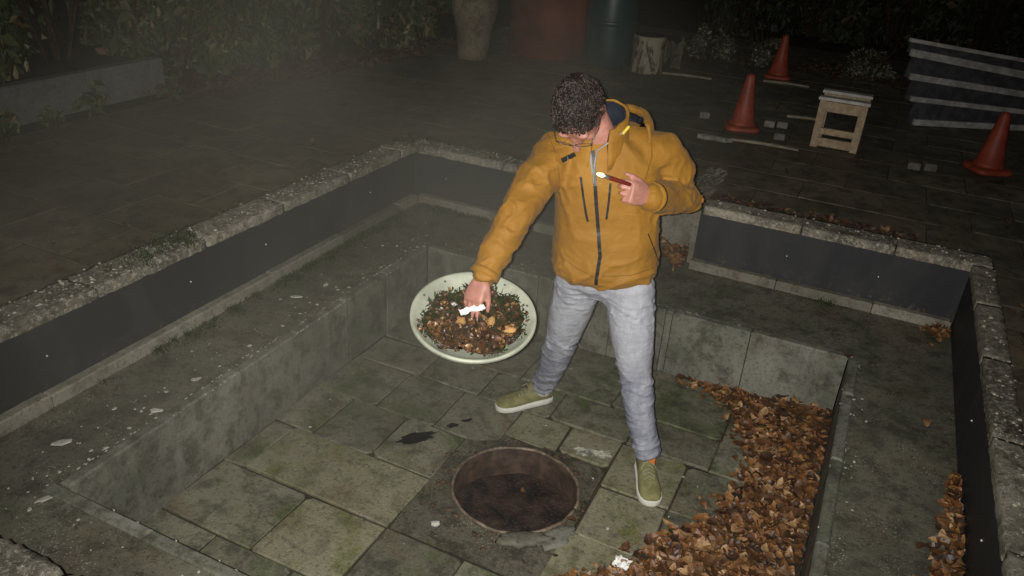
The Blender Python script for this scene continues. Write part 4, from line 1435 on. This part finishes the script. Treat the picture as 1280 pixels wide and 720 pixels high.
# hair
def hairmask(S_, N_, U_):
    """signed: above the hairline positive"""
    if N_ > .25:
        line = .30 + .20 * sstep(.25, .9, N_) - .30 * abs(S_)
    elif N_ > -.1:
        line = -.15 + .45 * sstep(-.1, .25, N_) - .05 * abs(S_)
    else:
        line = -.15 - .50 * sstep(-.1, -.6, N_)
    return U_ - line
mb = MB()
rings = []
for j in range(1, 40):
    ph = -math.pi / 2 + math.pi * j / 40
    ring = []
    for q in range(64):
        a = q * 2 * math.pi / 64
        d = (math.cos(a) * math.cos(ph), math.sin(a) * math.cos(ph), math.sin(ph))
        s_, n_, u_ = skull(*d)
        mk = sstep(-.02, .28, hairmask(*d))
        p = HP(s_, n_, u_)
        off = -.012 + mk * (.017 + .005 * nz(p, 60, 2) + .004 * nz(p, 130, 7))
        ring.append(p + (sd * d[0] + nn_ * d[1] + h_ * d[2]) * off)
    rings.append(ring)
mb.loft(rings)
hair = build('hair', mb, M['hairbase'], PERSON, True)
mb = MB()
rc = random.Random(5)
c_n = 0
CR = V((0, -.45, .9)).normalized()          # the whorl near the crown
while c_n < 1500:
    d = V((rc.gauss(0, 1), rc.gauss(0, 1), rc.gauss(0, 1))).normalized()
    mk = hairmask(*d)
    if mk < -.02:
        continue
    tg_ = (d - CR * d.dot(CR))
    tg_ = (tg_ - d * tg_.dot(d))
    tg_ = (tg_.normalized() if tg_.length > .05 else V((0, 1, 0))) + V((rc.gauss(0, .55), rc.gauss(0, .55), rc.gauss(0, .55)))
    tg_ = (tg_ - d * tg_.dot(d)).normalized()
    lt_ = d.cross(tg_)
    ph_, am_, ln_ = rc.uniform(0, 6.28), rc.uniform(.02, .055), rc.uniform(.13, .26) * (.55 + .45 * sstep(0, .25, mk))
    lift = rc.uniform(.004, .012) * (.5 + .5 * sstep(0, .25, mk))
    pts = []
    for q in range(7):
        t = q / 6
        dd = (d + tg_ * (t - .4) * ln_ + lt_ * math.sin(ph_ + t * 5.5) * am_ * (.4 + t)).normalized()
        s_, n_, u_ = skull(*dd)
        pts.append(HP(s_, n_, u_) + (sd * dd.x + nn_ * dd.y + h_ * dd.z) * (.004 + lift * math.sin(.5 + t * 2.3) + .0025 * math.sin(ph_ * 2 + t * 7)))
    mb.tube(pts, [.0012, .0020, .0022, .0022, .0020, .0016, .0007], 4, False)
    c_n += 1
tag(build('wavy_locks', mb, M['hair'], hair, True), kind='stuff')

# jacket
def ering(c, x, f, hw, hd, e=2.5, n=32, tilt=0.0):
    out = []
    for q in range(n):
        a = q * 2 * math.pi / n
        ca, sa = math.cos(a), math.sin(a)
        r_ = 1 / (abs(ca) ** e + abs(sa) ** e) ** (1 / e)
        out.append(V(c) + x * hw * ca * r_ + f * hd * sa * r_ + ZU * (-tilt * sa))
    return out
jk = MB()
mixx = lambda t: (xh * (1 - t) + xs_ * t).normalized()
prof = [((-.800, 2.712, .880), .168, .120, 0.0), ((-.800, 2.710, .905), .196, .142, 0.0), ((-.802, 2.708, .94), .204, .150, .05), ((-.806, 2.712, 1.02), .200, .145, .15),
        ((-.812, 2.715, 1.10), .198, .142, .35), ((-.822, 2.715, 1.19), .202, .145, .6), ((-.832, 2.718, 1.27), .200, .145, .85), ((-.838, 2.722, 1.33), .185, .132, 1), ((-.842, 2.722, 1.385), .140, .112, 1), ((-.850, 2.712, 1.42), .092, .090, 1)]
jk.loft([ering(c, mixx(t), V((mixx(t).y, -mixx(t).x, 0)), hw, hd, 2.5, 32, .022 if i < 4 else 0) for i, (c, hw, hd, t) in enumerate(prof)])
jk.ell(V((-.775, 2.775, 1.375)), xs_ * .12, fs2 * .095, ZU * .085, 20, 12)
jk.tube([sh['R'] * .6 + V((-.84, 2.72, 1.31)) * .4, sh['R'], el['R'] * .45 + sh['R'] * .55 + V((-.012, 0, 0)), el['R'], el['R'] * .45 + wr['R'] * .55, wr['R']], [.100, .091, .078, .066, .058, .050], 24)
jk.tube([sh['L'] * .6 + V((-.84, 2.72, 1.31)) * .4, sh['L'] - ZU * .012, el['L'] * .5 + sh['L'] * .5 + V((.012, 0, 0)), el['L'], el['L'] * .45 + wr['L'] * .55, wr['L']], [.105, .088, .079, .073, .063, .052], 24)
me = remeshed(jk, .0070, 8, .5)
# cloth folds pressed into the surface
nrm_ = [v.normal.copy() for v in me.vertices]
def ridge(p, s, seed, st):
    v = noise.noise(V((p.x * s * st[0] + seed, p.y * s * st[1], p.z * s * st[2] - seed)))
    return 1 - abs(v) * 2.4
def fold_(p, s, seed, st):
    """a thin raised crease where the noise crosses zero, a soft hollow between"""
    v = abs(noise.noise(V((p.x * s * st[0] + seed, p.y * s * st[1], p.z * s * st[2] - seed))))
    return max(0.0, 1 - v * 5.0) ** 1.3 - .3
for v, nv in zip(me.vertices, nrm_):
    p = v.co
    dR = min((p - (el['R'] * t + sh['R'] * (1 - t))).length for t in (.3, .6, .9, 1.2, 1.6))
    dL = min((p - el['L']).length, (p - (el['L'] + wr['L']) / 2).length)
    arm = max(sstep(.16, .10, dR), sstep(.17, .09, dL))
    hem = sstep(1.08, .92, p.z) * (1 - arm)
    warp = V((noise.noise(p * 5), noise.noise(p * 5 + V((7, 0, 0))), noise.noise(p * 5 + V((0, 9, 0))))) * .06
    q = p + warp
    d = .0055 * fold_(q, 5.5, 3, (1, 1, .8)) - .001
    d += arm * (.0075 * fold_(q, 8.5, 11, (.9, 1.0, 1.7)) + .0045 * fold_(q, 16, 31, (1.1, .8, 1.3)))
    d += hem * (.008 * fold_(q, 7.5, 23, (.9, 1.0, 2.2)) + .004 * fold_(q, 15, 5, (1.0, 1.0, 1.6)))
    d += .0016 * noise.noise(q * 34)
    v.co = p + nv * d
me.update()
jbvh = BVHTree.FromPolygons([v.co.copy() for v in me.vertices], [tuple(p.vertices) for p in me.polygons])
shift(me, PO)
me.materials.append(M['jacket'])
jacket = build('jacket', me, None, PERSON)

CM3 = cam.matrix_world.to_3x3()
def on_jacket(px, py):
    """where the line of sight meets the jacket cloth"""
    d = (CM3 @ V(((px - 640) / 1000, (360 - py) / 1000, -1))).normalized()
    loc, n_, i_, dd = jbvh.ray_cast(CAM, d)
    return (loc, n_) if loc else (None, None)
def ribbon(path, width, thick, lift, sub=6):
    pts = []
    for a, b in zip(path, path[1:]):
        for i in range(sub):
            t = i / sub
            loc, n_ = on_jacket(a[0] + (b[0] - a[0]) * t, a[1] + (b[1] - a[1]) * t)
            if loc: pts.append((loc, n_))
    loc, n_ = on_jacket(*path[-1])
    if loc: pts.append((loc, n_))
    rings = []
    for i, (p, n_) in enumerate(pts):
        t = (pts[min(i + 1, len(pts) - 1)][0] - pts[max(i - 1, 0)][0]).normalized()
        s_ = t.cross(n_).normalized()
        rings.append([p + s_ * width * .5 - n_ * thick, p + s_ * width * .5 + n_ * lift, p - s_ * width * .5 + n_ * lift, p - s_ * width * .5 - n_ * thick])
    return MB().loft(rings)
build('front_zip', ribbon([(741, 188), (743, 215), (745, 250), (748, 290), (750, 320), (746, 345), (745, 356)], .013, .004, .0025), M['zip'], jacket)
build('front_zip', ribbon([(738, 190), (739, 205), (741, 218)], .007, .004, .004), M['grey_cord'], jacket)
build('pocket_zip', ribbon([(726, 221), (729, 245), (733, 270), (735, 277)], .008, .004, .002), M['zip'], jacket)
build('pocket_zip', ribbon([(763, 229), (761, 252), (758, 274)], .008, .004, .002), M['zip'], jacket)
build('pocket_zip', ribbon([(810, 292), (818, 312), (823, 326)], .004, .004, .001), M['zip'], jacket)
for path in ([(683, 163), (694, 190), (700, 225), (697, 250)], [(806, 138), (814, 165), (815, 195), (806, 226)], [(698, 318), (722, 336), (742, 346)], [(752, 346), (790, 344), (822, 333)]):
    build('seam', ribbon(path, .0030, .003, .0008), M['seam'], jacket)
build('collar_patch', ribbon([(702, 201), (710, 197), (719, 193)], .017, .005, .003, 3), M['zip'], jacket)

# collar and hood
def sheet(c, x, f, a0, a1, prof, thick, n=36, zt=lambda a: 0):
    """prof: (radius x, radius f, z) rows, angle 0 = his left, 90 = front"""
    c = V(c)
    out, inn = [], []
    for rx, rf, z in prof:
        out.append([c + x * math.cos(a) * rx + f * math.sin(a) * rf + ZU * (z + zt(a)) for a in (a0 + (a1 - a0) * i / n for i in range(n + 1))])
    mb = MB()
    rows = len(prof)
    def nrmv(i):
        a = a0 + (a1 - a0) * i / n
        return (x * math.cos(a) + f * math.sin(a)).normalized()
    loop = []
    for i in range(n + 1):
        o_ = [out[k][i] for k in range(rows)]
        n_ = [p - nrmv(i) * thick for p in reversed(o_)]
        loop.append(o_ + n_)
    for ring in loop:
        for p in ring:
            p += V((nz(p, 30, 1), nz(p, 30, 2), nz(p, 30, 3))) * .006
    return mb.loft(loop)
pi = math.pi
CN = (-.868, 2.680, 1.405)
build('collar', sheet(CN, xs_, fs2, math.radians(115), math.radians(115 + 325), [(.122, .112, -.03), (.108, .102, .02), (.098, .094, .065), (.094, .092, .112)], .010, 40, lambda a: .032 * (-math.sin(a)) + .024 * math.cos(a) - .026), M['jacket'], jacket, True)
build('collar_lining', sheet(CN, xs_, fs2, math.radians(118), math.radians(112 + 325), [(.108, .098, -.01), (.096, .090, .035), (.084, .082, .105)], .006, 40, lambda a: .032 * (-math.sin(a)) + .024 * math.cos(a) - .026), M['navy'], jacket, True)
build('hood', sheet((-.852, 2.745, 1.395), xs_, fs2, math.radians(150), math.radians(395), [(.140, .132, -.065), (.158, .156, -.02), (.157, .154, .030), (.146, .140, .066), (.132, .124, .074), (.120, .112, .058)], .010, 44, lambda a: .020 * (-math.sin(a)) + .022 * math.cos(a)), M['jacket'], jacket, True)
build('hood_lining', sheet((-.852, 2.745, 1.395), xs_, fs2, math.radians(160), math.radians(366), [(.122, .112, -.02), (.128, .120, .025), (.118, .110, .052), (.104, .094, .035)], .006, 44, lambda a: .020 * (-math.sin(a)) + .022 * math.cos(a)), M['navy'], jacket, True)
# draw cord hanging from the collar
def js(px, py, lift):
    loc, n_ = on_jacket(px, py)
    return loc + n_ * lift
cp0 = V(CN) + xs_ * .070 + fs2 * .070 + ZU * .052
build('draw_cord', MB().tube([cp0, js(747, 190, .022), js(743, 205, .010), js(742, 228, .008)], .0034, 8), M['grey_cord'], jacket, True)
build('cord_toggle', MB().tube([cp0 + V((.012, .004, .016)), cp0 + V((-.002, -.002, -.006))], .0062, 10), M['yellow'], jacket, True)
# cuffs
for k_, lbl in (('R', None), ('L', None)):
    d = (wr[k_] - el[k_]).normalized()
    build('cuff', MB().tube([wr[k_] - d * .012, wr[k_] + d * .012], .0525 if k_ == 'R' else .054, 24, False), M['jacket'], jacket, True)
d = (wr['L'] - el['L']).normalized()
build('cuff_lining', MB().tube([wr['L'], wr['L'] + d * .020 - ZU * .006], .044, 20, False), M['navy'], jacket, True)

# jeans
jn = MB()
jn.ell(V((-.796, 2.728, .890)), xh * .178, fh * .128, ZU * .125, 26, 14)
for k_ in 'RL':
    mid = (hip[k_] + kn[k_]) / 2
    lo = (kn[k_] + an[k_]) / 2
    jn.tube([hip[k_], mid, kn[k_], lo, an[k_] + ZU * .052], [.100, .090, .069, .060, .054], 24)
me = remeshed(jn, .0068, 7, .5)
nrm_ = [v.normal.copy() for v in me.vertices]
for v, nv in zip(me.vertices, nrm_):
    p = v.co
    lowl = sstep(.42, .12, p.z)
    kz = math.exp(-((p.z - .46) / .07) ** 2)
    cz = math.exp(-((p.z - .78) / .06) ** 2)
    q = p + V((noise.noise(p * 6), noise.noise(p * 6 + V((7, 0, 0))), noise.noise(p * 6 + V((0, 9, 0))))) * .05
    d = .003 * fold_(q, 8, 5, (1, 1, .6)) + (lowl * .009 + kz * .0075 + cz * .005 + .001) * (fold_(q, 10, 17, (.8, .8, 2.6)) + .5 * fold_(q, 19, 37, (.8, .8, 2.0))) + .001 * noise.noise(q * 40)
    v.co = p + nv * d
me.update()
shift(me, PO)
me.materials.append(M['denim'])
jeans = build('jeans', me, None, PERSON)

# shoes
def shoe(k_):
    H, T = heel[k_], toe[k_]
    d = (T - H)
    L = d.length
    d.normalize()
    s_ = V((-d.y, d.x, 0))
    def ring(t, hw, z0, z1, e=2.3, n=24):
        c = H + d * t * L
        out = []
        for q in range(n):
            a = q * 2 * pi / n
            ca, sa = math.cos(a), math.sin(a)
            r_ = 1 / (abs(ca) ** e + abs(sa) ** e) ** (1 / e)
            out.append(c + s_ * ca * r_ * hw + ZU * ((z0 + z1) / 2 + sa * r_ * (z1 - z0) / 2))
        return out
    up = MB().loft([ring(*a) for a in ((.015, .020, .022, .075), (.04, .031, .015, .098), (.14, .036, .012, .108), (.28, .037, .012, .106), (.38, .038, .012, .094), (.50, .041, .012, .080), (.62, .045, .012, .068), (.75, .047, .012, .060), (.87, .043, .012, .053), (.95, .032, .014, .044), (.985, .018, .018, .034))])
    u = build('sneaker', up, M['canvas'], PERSON, True)
    so = MB()
    def outline(ins, z):
        out = []
        for t, hw in ((0, .018), (.03, .031), (.14, .040), (.30, .041), (.5, .045), (.64, .050), (.78, .0515), (.89, .046), (.96, .033), (.995, .014)):
            out.append((t, max(.006, hw - ins)))
        l = [H + d * t * L + s_ * hw + ZU * z for t, hw in out]
        r_ = [H + d * t * L - s_ * hw + ZU * z for t, hw in reversed(out)]
        return l + r_
    so.loft([outline(.003, .003), outline(0, .007), outline(0, .026), outline(.003, .030)])
    build('sole', so, M['toe'], u, True)
    la = MB()
    for i, t in enumerate((.38, .44, .50, .56, .62)):
        zt_ = .094 - .105 * (t - .38)
        w = .023
        pts = [H + d * (t + .012 * ((i % 2) * 2 - 1)) * L + s_ * w + ZU * (zt_ - .006), H + d * t * L + ZU * (zt_ + .009), H + d * (t - .012 * ((i % 2) * 2 - 1)) * L - s_ * w + ZU * (zt_ - .006)]
        la.tube(pts, .0034, 6)
    for sg in (-1, 1):
        la.tube([H + d * .40 * L + ZU * .094, H + d * .44 * L + s_ * sg * .020 + ZU * .104, H + d * .50 * L + s_ * sg * .032 + ZU * .086], .0022, 6)
    build('laces', la, M['lace'], u, True)
    tg = MB().box(H + d * .40 * L + ZU * .112 + s_ * .010, (.034, .014, .028), None, .003)
    build('tongue', MB().loft([ring(.24, .026, .09, .118), ring(.34, .028, .085, .126), ring(.45, .024, .072, .100)]), M['canvas'], u, True)
    if k_ == 'L':
        build('tongue_tab', tg, M['orange'], u)
    else:
        build('sock', MB().tube([H + d * .17 * L + ZU * .085, an[k_] + ZU * .02], .040, 16), M['toe'], u, True)
shoe('R')
shoe('L')

# things in his hands
a, b = V((-.772, 2.452, 1.354)), V((-.690, 2.516, 1.320))
dt = (b - a).normalized()
tc = thing('torch', 'small dark red pocket torch lit at its tip in the raised hand', 'torch', (a + b) / 2)
build('torch_body', MB().tube([a + dt * .026, a + dt * .034, b], [.0075, .0080, .0070], 14), M['torch'], tc, True)
build('torch_head', MB().tube([a + dt * .004, a + dt * .012, a + dt * .028], [.0060, .0082, .0080], 14, False), M['silver'], tc, True)
build('torch_lens', MB().ell(a + dt * .002, dt * .020, dt.orthogonal().normalized() * .0065, dt.cross(dt.orthogonal().normalized()) * .0065, 14, 10), M['glow'], tc, True)
tl_d = bpy.data.lights.new('torch_light', 'POINT')
tl_d.energy = .16
tl_d.color = (1, .82, .45)
tl_d.shadow_soft_size = .006
tlo = bpy.data.objects.new('torch_light', tl_d)
COL.objects.link(tlo)
tlo.parent = tc
tlo.location = a - dt * .012 - (a + b) / 2
pc = sum(tipsR, V((0, 0, 0))) / 4
PAP = V((-1.046, 2.092, .922))
pap = crumple((0, 0, 0), .085, .026, .020, 2.2, 8)
rot = Matrix((A1, A2, DN)).transposed() @ Matrix.Rotation(.50, 3, 'Z') @ Matrix.Rotation(-.25, 3, 'X')
pap.v = [rot @ q + PAP for q in pap.v]
tag(build('firelighter', pap, M['paper'], None, False, pc), 'crumpled white paper firelighter pinched in the lowered hand over the dish', 'paper')

# ---------------------------------------------------------------- smoke drifting over the left of the pit
SC, SR = V((-2.35, 3.3, .90)), V((2.35, 3.2, 1.5))
mb = MB().ell(SC, V((SR.x, 0, 0)), V((0, SR.y, 0)), V((0, 0, SR.z)), 32, 18)
k = bpy.data.materials.new('thin_smoke')
k.use_nodes = True
nt = k.node_tree
nt.nodes.remove(nt.nodes['Principled BSDF'])
pv = nt.nodes.new('ShaderNodeVolumePrincipled')
pv.inputs['Color'].default_value = (.86, .84, .70, 1)
pv.inputs['Anisotropy'].default_value = 0.0
ge = nt.nodes.new('ShaderNodeNewGeometry')
sub = nt.nodes.new('ShaderNodeVectorMath'); sub.operation = 'SUBTRACT'; sub.inputs[1].default_value = SC
div = nt.nodes.new('ShaderNodeVectorMath'); div.operation = 'DIVIDE'; div.inputs[1].default_value = SR
ln = nt.nodes.new('ShaderNodeVectorMath'); ln.operation = 'LENGTH'
mr = nt.nodes.new('ShaderNodeMapRange'); mr.interpolation_type = 'SMOOTHSTEP'
mr.inputs[1].default_value = 1.0; mr.inputs[2].default_value = .45; mr.inputs[3].default_value = 0; mr.inputs[4].default_value = 1
no = nt.nodes.new('ShaderNodeTexNoise'); no.inputs['Scale'].default_value = 0.85; no.inputs['Detail'].default_value = 2.5; no.inputs['Distortion'].default_value = .8
m2 = nt.nodes.new('ShaderNodeMapRange'); m2.inputs[1].default_value = .35; m2.inputs[2].default_value = .68; m2.inputs[3].default_value = .08; m2.inputs[4].default_value = 1.5
mu = nt.nodes.new('ShaderNodeMath'); mu.operation = 'MULTIPLY'
mu2 = nt.nodes.new('ShaderNodeMath'); mu2.operation = 'MULTIPLY'; mu2.inputs[1].default_value = .115
lk = nt.links.new
lk(ge.outputs['Position'], sub.inputs[0]); lk(sub.outputs[0], div.inputs[0]); lk(div.outputs[0], ln.inputs[0]); lk(ln.outputs['Value'], mr.inputs[0])
lk(ge.outputs['Position'], no.inputs['Vector']); lk(no.outputs['Fac'], m2.inputs[0])
lk(mr.outputs[0], mu.inputs[0]); lk(m2.outputs[0], mu.inputs[1]); lk(mu.outputs[0], mu2.inputs[0]); lk(mu2.outputs[0], pv.inputs['Density'])
lk(pv.outputs[0], nt.nodes['Material Output'].inputs['Volume'])
tag(build('smoke', mb, k, None, True), 'thin grey smoke drifting over the left side of the pit', 'smoke', kind='stuff')
